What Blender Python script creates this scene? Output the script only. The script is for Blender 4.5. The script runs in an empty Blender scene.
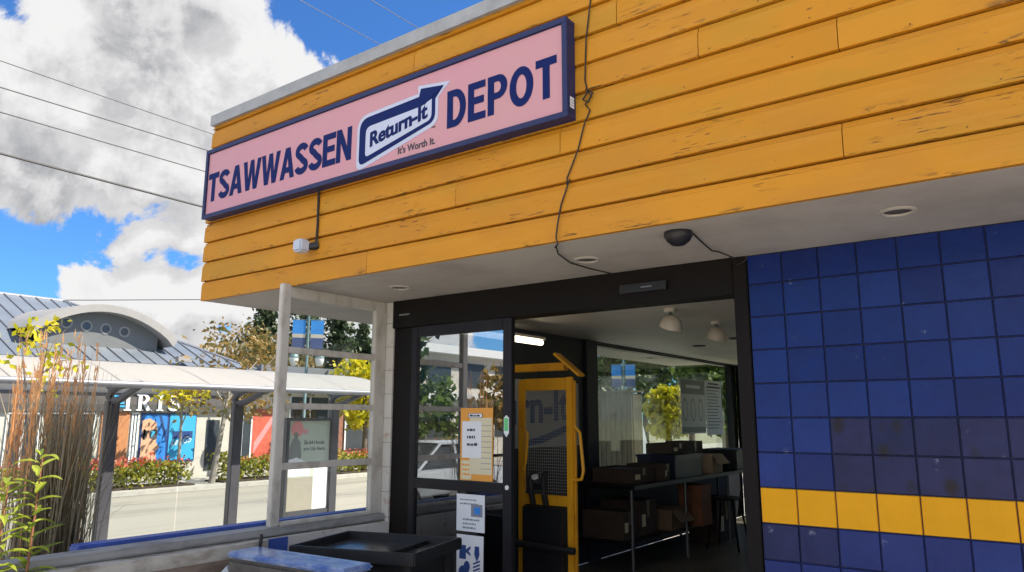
import bpy, bmesh, math, random
import numpy as np
from mathutils import Vector, Matrix
random.seed(7)
PI = math.pi
S = bpy.context.scene
COL = S.collection

# ------------------------------------------------------------------ camera
YAW, PITCH, ROLL, FPX = 0.634871, 0.180087, 0.000869, 734.958
CAM = np.array([1.46556, -4.44024, 1.585842])
Fv = np.array([-math.sin(YAW)*math.cos(PITCH), math.cos(YAW)*math.cos(PITCH), math.sin(PITCH)])
r0 = np.array([math.cos(YAW), math.sin(YAW), 0.0]); u0 = np.cross(r0, Fv)
Rv = math.cos(ROLL)*r0+math.sin(ROLL)*u0
Uv = -math.sin(ROLL)*r0+math.cos(ROLL)*u0
cam_d = bpy.data.cameras.new('camera'); cam = bpy.data.objects.new('camera', cam_d); COL.objects.link(cam)
M = Matrix([[Rv[i], Uv[i], -Fv[i], CAM[i]] for i in range(3)]+[[0, 0, 0, 1]])
cam.matrix_world = M
cam_d.sensor_width = 36; cam_d.lens = FPX/1024*36; cam_d.clip_end = 2000; cam_d.clip_start = 0.05
S.camera = cam

def _ray(x, y): return Fv*FPX+Rv*(x-512)-Uv*(y-286)
def onX(x, y, X): d = _ray(x, y); return CAM+d*(X-CAM[0])/d[0]
def onY(x, y, Y): d = _ray(x, y); return CAM+d*(Y-CAM[1])/d[1]
def atD(x, y, D): d = _ray(x, y); return CAM+d*D/math.hypot(d[0], d[1])

# ------------------------------------------------------------------ materials
def new_mat(name):
    m = bpy.data.materials.new(name); m.use_nodes = True
    nt = m.node_tree; b = nt.nodes['Principled BSDF']
    return m, nt, b
def N(nt, typ, **kw):
    n = nt.nodes.new(typ)
    for k, v in kw.items(): setattr(n, k, v)
    return n
def rgb(c): return (c[0], c[1], c[2], 1)
def simple(name, col, rough=.6, metal=0, noise=0, scale=8, spec=.5, bump=0, stretch=None, coat=0):
    m, nt, b = new_mat(name)
    b.inputs['Roughness'].default_value = rough; b.inputs['Metallic'].default_value = metal
    b.inputs['Specular IOR Level'].default_value = spec
    b.inputs['Coat Weight'].default_value = coat
    b.inputs['Base Color'].default_value = rgb(col)
    if noise or bump:
        tc = N(nt, 'ShaderNodeTexCoord'); mp = N(nt, 'ShaderNodeMapping')
        nt.links.new(tc.outputs['Object'], mp.inputs[0])
        if stretch: mp.inputs['Scale'].default_value = stretch
        nz = N(nt, 'ShaderNodeTexNoise'); nz.inputs['Scale'].default_value = scale; nz.inputs['Detail'].default_value = 8
        nz.inputs['Roughness'].default_value = .65
        nt.links.new(mp.outputs[0], nz.inputs['Vector'])
        if noise:
            mr = N(nt, 'ShaderNodeMapRange'); mr.inputs['From Min'].default_value = .3; mr.inputs['From Max'].default_value = .7
            mr.inputs['To Min'].default_value = 1-noise; mr.inputs['To Max'].default_value = 1+noise
            nt.links.new(nz.outputs['Fac'], mr.inputs['Value'])
            mx = N(nt, 'ShaderNodeMix', data_type='RGBA', blend_type='MULTIPLY'); mx.inputs['Factor'].default_value = 1
            mx.inputs['A'].default_value = rgb(col); nt.links.new(mr.outputs[0], mx.inputs['B'])
            nt.links.new(mx.outputs['Result'], b.inputs['Base Color'])
            rr = N(nt, 'ShaderNodeMapRange'); rr.inputs['To Min'].default_value = max(.02, rough-.12); rr.inputs['To Max'].default_value = min(1, rough+.12)
            nt.links.new(nz.outputs['Fac'], rr.inputs['Value']); nt.links.new(rr.outputs[0], b.inputs['Roughness'])
        if bump:
            bp = N(nt, 'ShaderNodeBump'); bp.inputs['Strength'].default_value = bump; bp.inputs['Distance'].default_value = .01
            nt.links.new(nz.outputs['Fac'], bp.inputs['Height']); nt.links.new(bp.outputs[0], b.inputs['Normal'])
    return m
def emit(name, col, s):
    m, nt, b = new_mat(name); b.inputs['Emission Color'].default_value = rgb(col); b.inputs['Emission Strength'].default_value = s
    b.inputs['Base Color'].default_value = rgb(col); return m
def leafmat(name, c1, c2, c3=None, trans=.35, rough=.5):
    m, nt, b = new_mat(name)
    g = N(nt, 'ShaderNodeNewGeometry'); r = N(nt, 'ShaderNodeValToRGB')
    e = r.color_ramp.elements; e[0].color = rgb(c1); e[1].color = rgb(c2)
    if c3: x = e.new(.8); x.color = rgb(c3); e[1].position = 1.0; e[1].color = rgb(c3); x.color = rgb(c2); x.position = .6
    nt.links.new(g.outputs['Random Per Island'], r.inputs[0])
    nt.links.new(r.outputs[0], b.inputs['Base Color']); b.inputs['Roughness'].default_value = rough
    tr = N(nt, 'ShaderNodeBsdfTranslucent'); nt.links.new(r.outputs[0], tr.inputs[0])
    mx = N(nt, 'ShaderNodeMixShader'); mx.inputs[0].default_value = trans
    nt.links.new(b.outputs[0], mx.inputs[1]); nt.links.new(tr.outputs[0], mx.inputs[2])
    nt.links.new(mx.outputs[0], nt.nodes['Material Output'].inputs[0])
    return m
def glassmat(name, refl=.06, tint=(1, 1, 1), rough=0.0, boost=1.0):
    m, nt, b = new_mat(name); nt.nodes.remove(b)
    t = N(nt, 'ShaderNodeBsdfTransparent'); t.inputs[0].default_value = rgb(tint)
    g = N(nt, 'ShaderNodeBsdfGlossy'); g.inputs['Roughness'].default_value = rough
    fw = N(nt, 'ShaderNodeLayerWeight'); fw.inputs['Blend'].default_value = .5
    lw = N(nt, 'ShaderNodeMath', operation='POWER'); lw.inputs[1].default_value = 5; nt.links.new(fw.outputs['Facing'], lw.inputs[0])
    ml = N(nt, 'ShaderNodeMath', operation='MULTIPLY_ADD', use_clamp=True); ml.inputs[1].default_value = boost; ml.inputs[2].default_value = refl
    nt.links.new(lw.outputs[0], ml.inputs[0])
    mx = N(nt, 'ShaderNodeMixShader'); nt.links.new(ml.outputs[0], mx.inputs[0])
    nt.links.new(t.outputs[0], mx.inputs[1]); nt.links.new(g.outputs[0], mx.inputs[2])
    nt.links.new(mx.outputs[0], nt.nodes['Material Output'].inputs[0])
    return m

MT = {}
def mat_siding():
    m, nt, b = new_mat('yellow painted siding')
    L = nt.links.new
    tc = N(nt, 'ShaderNodeTexCoord'); g = N(nt, 'ShaderNodeNewGeometry')
    # per board offset so grain differs
    add = N(nt, 'ShaderNodeVectorMath', operation='ADD'); cmb = N(nt, 'ShaderNodeCombineXYZ')
    mulr = N(nt, 'ShaderNodeMath', operation='MULTIPLY'); mulr.inputs[1].default_value = 37
    L(g.outputs['Random Per Island'], mulr.inputs[0]); L(mulr.outputs[0], cmb.inputs[0]); L(mulr.outputs[0], cmb.inputs[1])
    L(tc.outputs['Object'], add.inputs[0]); L(cmb.outputs[0], add.inputs[1])
    def noise(scale, stretch, det=8, rough=.6):
        mp = N(nt, 'ShaderNodeMapping'); mp.inputs['Scale'].default_value = stretch
        L(add.outputs[0], mp.inputs[0])
        n = N(nt, 'ShaderNodeTexNoise'); n.inputs['Scale'].default_value = scale; n.inputs['Detail'].default_value = det; n.inputs['Roughness'].default_value = rough
        L(mp.outputs[0], n.inputs['Vector']); return n
    def ramp(src, p0, p1):
        r = N(nt, 'ShaderNodeMapRange', interpolation_type='SMOOTHSTEP'); r.inputs['From Min'].default_value = p0; r.inputs['From Max'].default_value = p1
        L(src, r.inputs['Value']); return r.outputs[0]
    def mul(a, bb):
        k = N(nt, 'ShaderNodeMath', operation='MULTIPLY'); L(a, k.inputs[0])
        if isinstance(bb, float): k.inputs[1].default_value = bb
        else: L(bb, k.inputs[1])
        return k.outputs[0]
    def mixc(fac, A, B):
        x = N(nt, 'ShaderNodeMix', data_type='RGBA')
        if isinstance(fac, float): x.inputs['Factor'].default_value = fac
        else: L(fac, x.inputs['Factor'])
        for s, v in (('A', A), ('B', B)):
            if isinstance(v, tuple): x.inputs[s].default_value = rgb(v)
            else: L(v, x.inputs[s])
        return x.outputs['Result']
    base = mixc(g.outputs['Random Per Island'], (.56, .230, .013), (.62, .262, .018))
    broad = noise(1.3, (1, 1, 1.6), 5); base = mixc(mul(ramp(broad.outputs[0], .42, .66), .55), base, (.49, .205, .024))
    olive = noise(.9, (1, 1, 2.2), 4); base = mixc(mul(ramp(olive.outputs[0], .50, .66), .75), base, (.50, .245, .020))
    fade = noise(9, (.25, 1, 2.5), 6); base = mixc(mul(ramp(fade.outputs[0], .5, .75), .30), base, (.62, .31, .055))
    # fine grain streaks
    grain = noise(30, (.06, 1, 1.2), 4, .7); base = mixc(mul(ramp(grain.outputs[0], .56, .78), .35), base, (.38, .155, .014))
    # cracked and flaked paint: thin dark dashes along the grain inside worn areas
    dash = noise(75, (.085, 1, 1.0), 4, .6); worn = noise(1.7, (.8, 1, 2.0), 6, .65)
    cr = mul(ramp(dash.outputs[0], .575, .625), ramp(worn.outputs[0], .54, .64)); base = mixc(mul(cr, .92), base, (.11, .05, .018))
    fl = noise(48, (.35, 1, 1.0), 5, .7); f2 = mul(ramp(fl.outputs[0], .68, .72), ramp(worn.outputs[0], .40, .56)); base = mixc(mul(f2, .85), base, (.12, .06, .025))
    # knots and nail stains
    vor = N(nt, 'ShaderNodeTexVoronoi'); vor.inputs['Scale'].default_value = 3.1
    mp = N(nt, 'ShaderNodeMapping'); mp.inputs['Scale'].default_value = (.7, .1, 2.0); L(add.outputs[0], mp.inputs[0]); L(mp.outputs[0], vor.inputs['Vector'])
    kn = N(nt, 'ShaderNodeMapRange'); kn.inputs['From Min'].default_value = .045; kn.inputs['From Max'].default_value = .02
    L(vor.outputs['Distance'], kn.inputs['Value']); base = mixc(mul(kn.outputs[0], .7), base, (.14, .06, .015))
    # chipped lower lips of the boards
    sz = N(nt, 'ShaderNodeSeparateXYZ'); L(tc.outputs['Object'], sz.inputs[0])
    fr = N(nt, 'ShaderNodeMath', operation='SUBTRACT'); L(sz.outputs[2], fr.inputs[0]); fr.inputs[1].default_value = 2.752
    dv = N(nt, 'ShaderNodeMath', operation='DIVIDE'); L(fr.outputs[0], dv.inputs[0]); dv.inputs[1].default_value = .1725
    fc = N(nt, 'ShaderNodeMath', operation='FRACT'); L(dv.outputs[0], fc.inputs[0])
    lip = N(nt, 'ShaderNodeMapRange'); lip.inputs['From Min'].default_value = .24; lip.inputs['From Max'].default_value = .02; L(fc.outputs[0], lip.inputs['Value'])
    chip = noise(34, (.22, 1, 1.0), 6, .7); w3 = noise(2.6, (.9, .1, .6), 4, .6)
    ck = mul(mul(ramp(chip.outputs[0], .56, .60), lip.outputs[0]), ramp(w3.outputs[0], .46, .60)); base = mixc(mul(ck, .95), base, (.09, .045, .02))
    L(base, b.inputs['Base Color']); b.inputs['Roughness'].default_value = .62; b.inputs['Specular IOR Level'].default_value = .3
    bp = N(nt, 'ShaderNodeBump'); bp.inputs['Strength'].default_value = .45; bp.inputs['Distance'].default_value = .006
    sm = N(nt, 'ShaderNodeMath', operation='ADD'); L(mul(grain.outputs[0], .5), sm.inputs[0]); L(mul(cr, -1.0), sm.inputs[1]); L(sm.outputs[0], bp.inputs['Height'])
    L(bp.outputs[0], b.inputs['Normal'])
    return m
def mat_tile(name, c1, c2, dirt=.25, spots=0.0):
    m, nt, b = new_mat(name); L = nt.links.new
    g = N(nt, 'ShaderNodeNewGeometry'); tc = N(nt, 'ShaderNodeTexCoord')
    mx = N(nt, 'ShaderNodeMix', data_type='RGBA'); mx.inputs['A'].default_value = rgb(c1); mx.inputs['B'].default_value = rgb(c2)
    L(g.outputs['Random Per Island'], mx.inputs['Factor'])
    nz = N(nt, 'ShaderNodeTexNoise'); nz.inputs['Scale'].default_value = 5; nz.inputs['Detail'].default_value = 9; nz.inputs['Roughness'].default_value = .7
    L(tc.outputs['Object'], nz.inputs['Vector'])
    mr = N(nt, 'ShaderNodeMapRange'); mr.inputs['From Min'].default_value = .3; mr.inputs['From Max'].default_value = .75; mr.inputs['To Min'].default_value = 1+dirt*.4; mr.inputs['To Max'].default_value = 1-dirt
    L(nz.outputs[0], mr.inputs['Value'])
    m2 = N(nt, 'ShaderNodeMix', data_type='RGBA', blend_type='MULTIPLY'); m2.inputs['Factor'].default_value = 1
    L(mx.outputs['Result'], m2.inputs['A']); L(mr.outputs[0], m2.inputs['B'])
    # pale scuffs
    n2 = N(nt, 'ShaderNodeTexNoise'); n2.inputs['Scale'].default_value = 9; n2.inputs['Detail'].default_value = 6; n2.inputs['Roughness'].default_value = .75
    L(tc.outputs['Object'], n2.inputs['Vector'])
    sc = N(nt, 'ShaderNodeMapRange'); sc.inputs['From Min'].default_value = .645; sc.inputs['From Max'].default_value = .70; sc.inputs['To Max'].default_value = .55; L(n2.outputs[0], sc.inputs['Value'])
    m3 = N(nt, 'ShaderNodeMix', data_type='RGBA'); L(sc.outputs[0], m3.inputs['Factor']); L(m2.outputs['Result'], m3.inputs['A']); m3.inputs['B'].default_value = (.32, .36, .45, 1)
    out = m3.outputs['Result']
    if spots:
        v = N(nt, 'ShaderNodeTexVoronoi'); v.inputs['Scale'].default_value = 6.5; mp = N(nt, 'ShaderNodeMapping'); mp.inputs['Scale'].default_value = (1.1, .01, .8); L(tc.outputs['Object'], mp.inputs[0]); L(mp.outputs[0], v.inputs['Vector'])
        sp = N(nt, 'ShaderNodeMapRange', interpolation_type='SMOOTHSTEP'); sp.inputs['From Min'].default_value = .34; sp.inputs['From Max'].default_value = .1; sp.inputs['To Max'].default_value = spots; L(v.outputs['Distance'], sp.inputs['Value'])
        m4 = N(nt, 'ShaderNodeMix', data_type='RGBA'); L(sp.outputs[0], m4.inputs['Factor']); L(out, m4.inputs['A']); m4.inputs['B'].default_value = (.018, .014, .016, 1); out = m4.outputs['Result']
    L(out, b.inputs['Base Color'])
    b.inputs['Specular IOR Level'].default_value = .22
    rr = N(nt, 'ShaderNodeMapRange'); rr.inputs['To Min'].default_value = .14; rr.inputs['To Max'].default_value = .40; L(nz.outputs[0], rr.inputs['Value']); L(rr.outputs[0], b.inputs['Roughness'])
    bp = N(nt, 'ShaderNodeBump'); bp.inputs['Strength'].default_value = .12; bp.inputs['Distance'].default_value = .01; L(nz.outputs[0], bp.inputs['Height']); L(bp.outputs[0], b.inputs['Normal'])
    return m
def mat_twotone(name, c1, c2, scale, lo, hi, rough=.7, stretch=(1, 1, 1), bump=.2):
    m, nt, b = new_mat(name); L = nt.links.new
    tc = N(nt, 'ShaderNodeTexCoord'); mp = N(nt, 'ShaderNodeMapping'); mp.inputs['Scale'].default_value = stretch; L(tc.outputs['Object'], mp.inputs[0])
    nz = N(nt, 'ShaderNodeTexNoise'); nz.inputs['Scale'].default_value = scale; nz.inputs['Detail'].default_value = 8; nz.inputs['Roughness'].default_value = .65; L(mp.outputs[0], nz.inputs['Vector'])
    mr = N(nt, 'ShaderNodeMapRange', interpolation_type='SMOOTHSTEP'); mr.inputs['From Min'].default_value = lo; mr.inputs['From Max'].default_value = hi; L(nz.outputs[0], mr.inputs['Value'])
    mx = N(nt, 'ShaderNodeMix', data_type='RGBA'); mx.inputs['A'].default_value = rgb(c1); mx.inputs['B'].default_value = rgb(c2); L(mr.outputs[0], mx.inputs['Factor'])
    L(mx.outputs['Result'], b.inputs['Base Color']); b.inputs['Roughness'].default_value = rough
    bp = N(nt, 'ShaderNodeBump'); bp.inputs['Strength'].default_value = bump; bp.inputs['Distance'].default_value = .01; L(nz.outputs[0], bp.inputs['Height']); L(bp.outputs[0], b.inputs['Normal'])
    return m

MT['siding'] = mat_siding()
MT['tile'] = mat_tile('blue glazed tile', (.007, .021, .135), (.011, .035, .195))
MT['tile_dirty'] = mat_tile('worn dull blue tile', (.016, .020, .082), (.026, .028, .102), .4, .9)
MT['tile_dark'] = mat_tile('dark blue tile', (.010, .018, .088), (.009, .022, .125), .4)
MT['tile_yellow'] = mat_tile('yellow glazed tile', (.82, .37, .004), (.85, .39, .006), .10)
MT['grout'] = simple('dark grout', (.016, .019, .045), .9)
MT['cap'] = simple('grey metal flashing', (.34, .35, .36), .6, .0, .18, 6)
MT['soffit'] = mat_twotone('white soffit paint', (.53, .49, .435), (.40, .365, .32), 1.7, .38, .72, .75, (1, 1, 1), .06)
MT['darkframe'] = simple('dark bronze frame', (.007, .005, .0045), .55, .0, .12, 9, .18)
MT['greyframe'] = simple('dark grey aluminium', (.014, .013, .016), .45, .1, .1, 9, .3)
MT['white_paint'] = mat_twotone('weathered white paint', (.56, .53, .48), (.36, .33, .28), 7, .45, .72, .7, (1, 1, .5), .15)
MT['white_tile'] = mat_twotone('stained white wall tile', (.62, .60, .56), (.38, .20, .12), 8, .56, .70, .5, (1, 1, 1), .1)
MT['stucco'] = mat_twotone('stained grey painted wall', (.50, .48, .43), (.24, .21, .17), 5, .42, .66, .85, (1, .6, 1.4), .5)
MT['brown_stain'] = mat_twotone('brown stained wall base', (.25, .19, .15), (.12, .09, .07), 5, .4, .7, .85, (1, .6, 1.4), .5)
MT['ledge'] = mat_twotone('grey weathered ledge', (.33, .33, .32), (.18, .18, .18), 8, .4, .7, .7, (1, .4, 1), .3)
MT['blue_paint'] = simple('blue painted sill', (.045, .10, .38), .5, 0, .2, 7, bump=.15)
MT['signblue'] = simple('blue sign cabinet', (.009, .017, .085), .55, 0, .12, 6)
MT['navy'] = simple('navy vinyl', (.003, .014, .105), .6, spec=.15)
MT['signwhite'] = simple('pale vinyl', (.52, .57, .72), .5, spec=.2)
MT['pink'] = mat_twotone('faded pink sign face', (.60, .265, .325), (.58, .29, .31), 1.2, .3, .7, .4, (1, 1, 1), 0)
MT['black'] = simple('black plastic', (.012, .012, .014), .45, 0, .2, 12)
MT['traybase'] = simple('wet black tray base', (.03, .03, .032), .22, 0, .2, 9)
MT['blackmetal'] = simple('black metal', (.015, .015, .016), .35, .6)
MT['cable'] = simple('black cable', (.015, .013, .012), .6)
MT['wire'] = simple('overhead wire', (.035, .037, .045), .6)
MT['greybox'] = simple('pale grey plastic', (.50, .56, .66), .5, 0, .05, 10)
MT['asphalt'] = mat_twotone('worn asphalt with painted shadow streaks', (.31, .298, .26), (.19, .182, .165), .8, .42, .74, .9, (1, .16, 1), .25)  # darker streaks along the road are shadows painted into the colour
MT['pave'] = mat_twotone('concrete pavement', (.40, .39, .37), (.30, .29, .27), 1.5, .35, .7, .9)
MT['terrace'] = mat_twotone('concrete forecourt', (.56, .52, .46), (.46, .43, .38), 1.2, .35, .7, .9)
MT['ground'] = mat_twotone('ground', (.16, .17, .10), (.24, .22, .17), .3, .35, .7, .95)
MT['kerb'] = simple('kerb concrete', (.42, .41, .38), .9, 0, .15, 5)
MT['darkwall'] = simple('dark navy interior wall', (.018, .019, .032), .55, 0, .2, 3)
MT['ceil'] = simple('interior ceiling', (.74, .70, .63), .55, 0, .12, 2)
MT['floor'] = mat_twotone('polished dark floor', (.19, .17, .15), (.10, .09, .08), 2.5, .35, .7, .28, (1, 1, 1), .05)
MT['clear'] = glassmat('clear glass', .02, (.95, .97, .96))
MT['shelterglass'] = glassmat('shelter glass', .03, (.90, .93, .93))
MT['doorglass'] = glassmat('dark sliding door glass', .50, (.40, .42, .46), 0, 1.0)
MT['lowglass'] = glassmat('lower door glass', .22, (.40, .42, .46), 0.02, 1.0)
MT['winglass'] = glassmat('hazy window glass', .07, (.84, .89, .85), .05)
MT['yellowsteel'] = mat_twotone('yellow machine paint', (.76, .36, .02), (.55, .22, .015), 6, .45, .75, .4, (1, 1, .4), .05)
MT['mesh'] = simple('galvanised mesh', (.45, .44, .42), .5, .5)
MT['tube'] = emit('lit fluorescent tube', (1, .95, .80), 1.6)
MT['globe'] = simple('white glass lamp shade', (.75, .70, .60), .3)
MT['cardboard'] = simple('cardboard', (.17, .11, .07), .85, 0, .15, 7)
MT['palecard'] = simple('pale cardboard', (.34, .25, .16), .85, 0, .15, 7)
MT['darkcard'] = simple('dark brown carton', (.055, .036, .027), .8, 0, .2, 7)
MT['bluebin'] = mat_twotone('scuffed blue plastic', (.07, .15, .40), (.30, .38, .55), 5, .36, .66, .2, (1, 2, 1), .08)  # pale tone is scuffing plus a painted sky reflection
MT['binpale'] = simple('pale scuffed plastic', (.40, .46, .52), .5, 0, .2, 8)
MT['bindark'] = simple('dirty bin lining', (.085, .08, .075), .8, 0, .4, 10)
MT['steel'] = simple('steel', (.35, .36, .38), .3, .9)
MT['legsteel'] = simple('dull steel leg', (.10, .10, .105), .45, .6)
MT['tape'] = simple('brown packing tape', (.22, .17, .10), .3)
MT['darktub'] = simple('dark navy plastic', (.012, .016, .04), .4)
MT['rust'] = simple('rusty orange', (.20, .075, .03), .7, 0, .3, 6)
MT['greypaper'] = simple('grey board', (.42, .43, .45), .6)
MT['nail'] = simple('rusty nail head', (.16, .07, .02), .7)
MT['paper'] = simple('white paper', (.72, .74, .78), .7, 0, .05, 4)
MT['print'] = simple('dark printing ink', (.05, .05, .07), .7)
MT['greyprint'] = simple('grey printing ink', (.22, .24, .28), .7)
MT['orangepaper'] = simple('orange paper', (.75, .33, .06), .7)
MT['creampaper'] = simple('cream paper', (.66, .60, .42), .7)
MT['green'] = simple('green sticker', (.10, .55, .20), .5)
MT['shroof'] = None
MT['shmetal'] = simple('shelter grey metal', (.10, .105, .125), .4, .5, .1, 4)
MT['shtube'] = simple('pale galvanised tube', (.24, .26, .30), .45, .3, .1, 4)
MT['roofmetal'] = simple('blue grey metal roofing', (.165, .20, .245), .42, .25, .08, 1.5)
MT['roofseam'] = simple('roof seam', (.16, .18, .22), .5, .3)
MT['dormer'] = simple('grey dormer', (.26, .265, .27), .6, 0, .08, 2)
MT['dormerwall'] = simple('grey dormer wall', (.13, .145, .155), .6, 0, .08, 2)
MT['storewall'] = mat_twotone('pale render', (.62, .60, .55), (.52, .50, .46), .6, .3, .7, .85)
MT['shopglass'] = simple('dark shop glass', (.05, .06, .075), .08, 0, .1, 1)
MT['shopgrey'] = simple('grey sign band', (.085, .085, .09), .6)
MT['orangebrick'] = mat_twotone('orange slatted panel', (.62, .27, .12), (.42, .17, .08), 12, .35, .65, .8, (1, 4, .4))
MT['skin'] = simple('printed skin tone', (.72, .40, .26), .6)
MT['posterblue'] = simple('printed blue', (.02, .22, .66), .5, 0, .2, 2)
MT['postercyan'] = simple('printed cyan', (.03, .40, .72), .5)
MT['posternavy'] = simple('printed navy', (.02, .06, .22), .5)
MT['posterred'] = simple('printed red', (.60, .12, .08), .6, 0, .2, 3)
MT['adgreen'] = simple('printed pale green', (.46, .56, .50), .5, 0, .06, 1)  # pale green is the poster's own print colour
MT['adpink'] = simple('printed pink', (.70, .30, .32), .5)
MT['adwhite'] = simple('printed white', (.75, .80, .85), .5)
MT['adgrey'] = simple('printed grey', (.22, .26, .26), .5)
MT['redbrick'] = mat_twotone('red brick', (.30, .14, .10), (.22, .10, .08), 6, .4, .6, .9)
MT['bark'] = simple('bark', (.14, .11, .09), .9, 0, .3, 8, bump=.5)
MT['greybark'] = simple('grey bark', (.26, .24, .21), .9, 0, .3, 8, bump=.5)
MT['conifer'] = leafmat('conifer needles', (.018, .040, .022), (.055, .085, .035), (.03, .06, .03), .15)
MT['autumn'] = leafmat('autumn leaves', (.085, .10, .028), (.25, .165, .045), (.17, .17, .04), .4)
MT['greenleaf'] = leafmat('green leaves', (.05, .10, .02), (.13, .20, .035), (.09, .15, .03), .35)
MT['yellowleaf'] = leafmat('bright yellow green leaves', (.34, .36, .015), (.60, .52, .03), (.45, .45, .02), .45)
MT['hedge'] = leafmat('hedge leaves', (.10, .14, .015), (.34, .33, .035), (.22, .24, .025), .4)
MT['darkleaf'] = leafmat('dark green leaves', (.02, .045, .014), (.06, .10, .025), (.035, .07, .02), .25)
MT['flower'] = leafmat('red flowers', (.60, .07, .05), (.75, .16, .10), None, .3)
MT['drygrass'] = leafmat('dry brown grass', (.17, .14, .08), (.36, .30, .19), (.25, .21, .12), .35)
MT['orangestalk'] = leafmat('orange seed heads', (.66, .31, .13), (.82, .50, .24), None, .3)
MT['lance'] = leafmat('lance leaves', (.16, .24, .03), (.36, .42, .06), (.26, .34, .04), .45)
MT['stem'] = simple('red stem', (.30, .12, .07), .7)
MT['soil'] = simple('planter soil', (.06, .045, .035), .95, 0, .3, 12)
MT['rubber'] = simple('tyre rubber', (.015, .015, .016), .8)
MT['carglass'] = simple('car glass', (.02, .025, .03), .05)
MT['silver'] = simple('silver car paint', (.50, .54, .60), .25, .4, coat=.8)
MT['carwhite'] = simple('white car paint', (.78, .78, .78), .25, 0, coat=.8)
MT['carblue'] = simple('dark blue car paint', (.05, .08, .14), .25, .3, coat=.8)
MT['red'] = simple('red lens', (.55, .02, .02), .3)
MT['lens'] = simple('clear lens', (.7, .7, .7), .15)
MT['polegreen'] = simple('grey green pole paint', (.12, .20, .22), .5, .2)
MT['bannerblue'] = simple('banner blue', (.02, .22, .62), .7, 0, .15, 2)
MT['bannersand'] = simple('banner sand', (.45, .42, .36), .7)
MT['bannernavy'] = simple('banner navy', (.05, .08, .20), .7)
MT['lampglass'] = simple('lantern glass', (.55, .60, .62), .3)
MT['plank'] = mat_twotone('weathered plank', (.085, .075, .05), (.05, .045, .032), 5, .4, .6, .85, (3, 3, .4))
def mat_shroof():
    m, nt, b = new_mat('translucent canopy'); b.inputs['Base Color'].default_value = (.64, .64, .63, 1); b.inputs['Roughness'].default_value = .35
    t = N(nt, 'ShaderNodeBsdfTranslucent'); t.inputs[0].default_value = (.64, .64, .63, 1)
    mx = N(nt, 'ShaderNodeMixShader'); mx.inputs[0].default_value = .6
    nt.links.new(b.outputs[0], mx.inputs[1]); nt.links.new(t.outputs[0], mx.inputs[2]); nt.links.new(mx.outputs[0], nt.nodes['Material Output'].inputs[0])
    return m
MT['shroof'] = mat_shroof()

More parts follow.
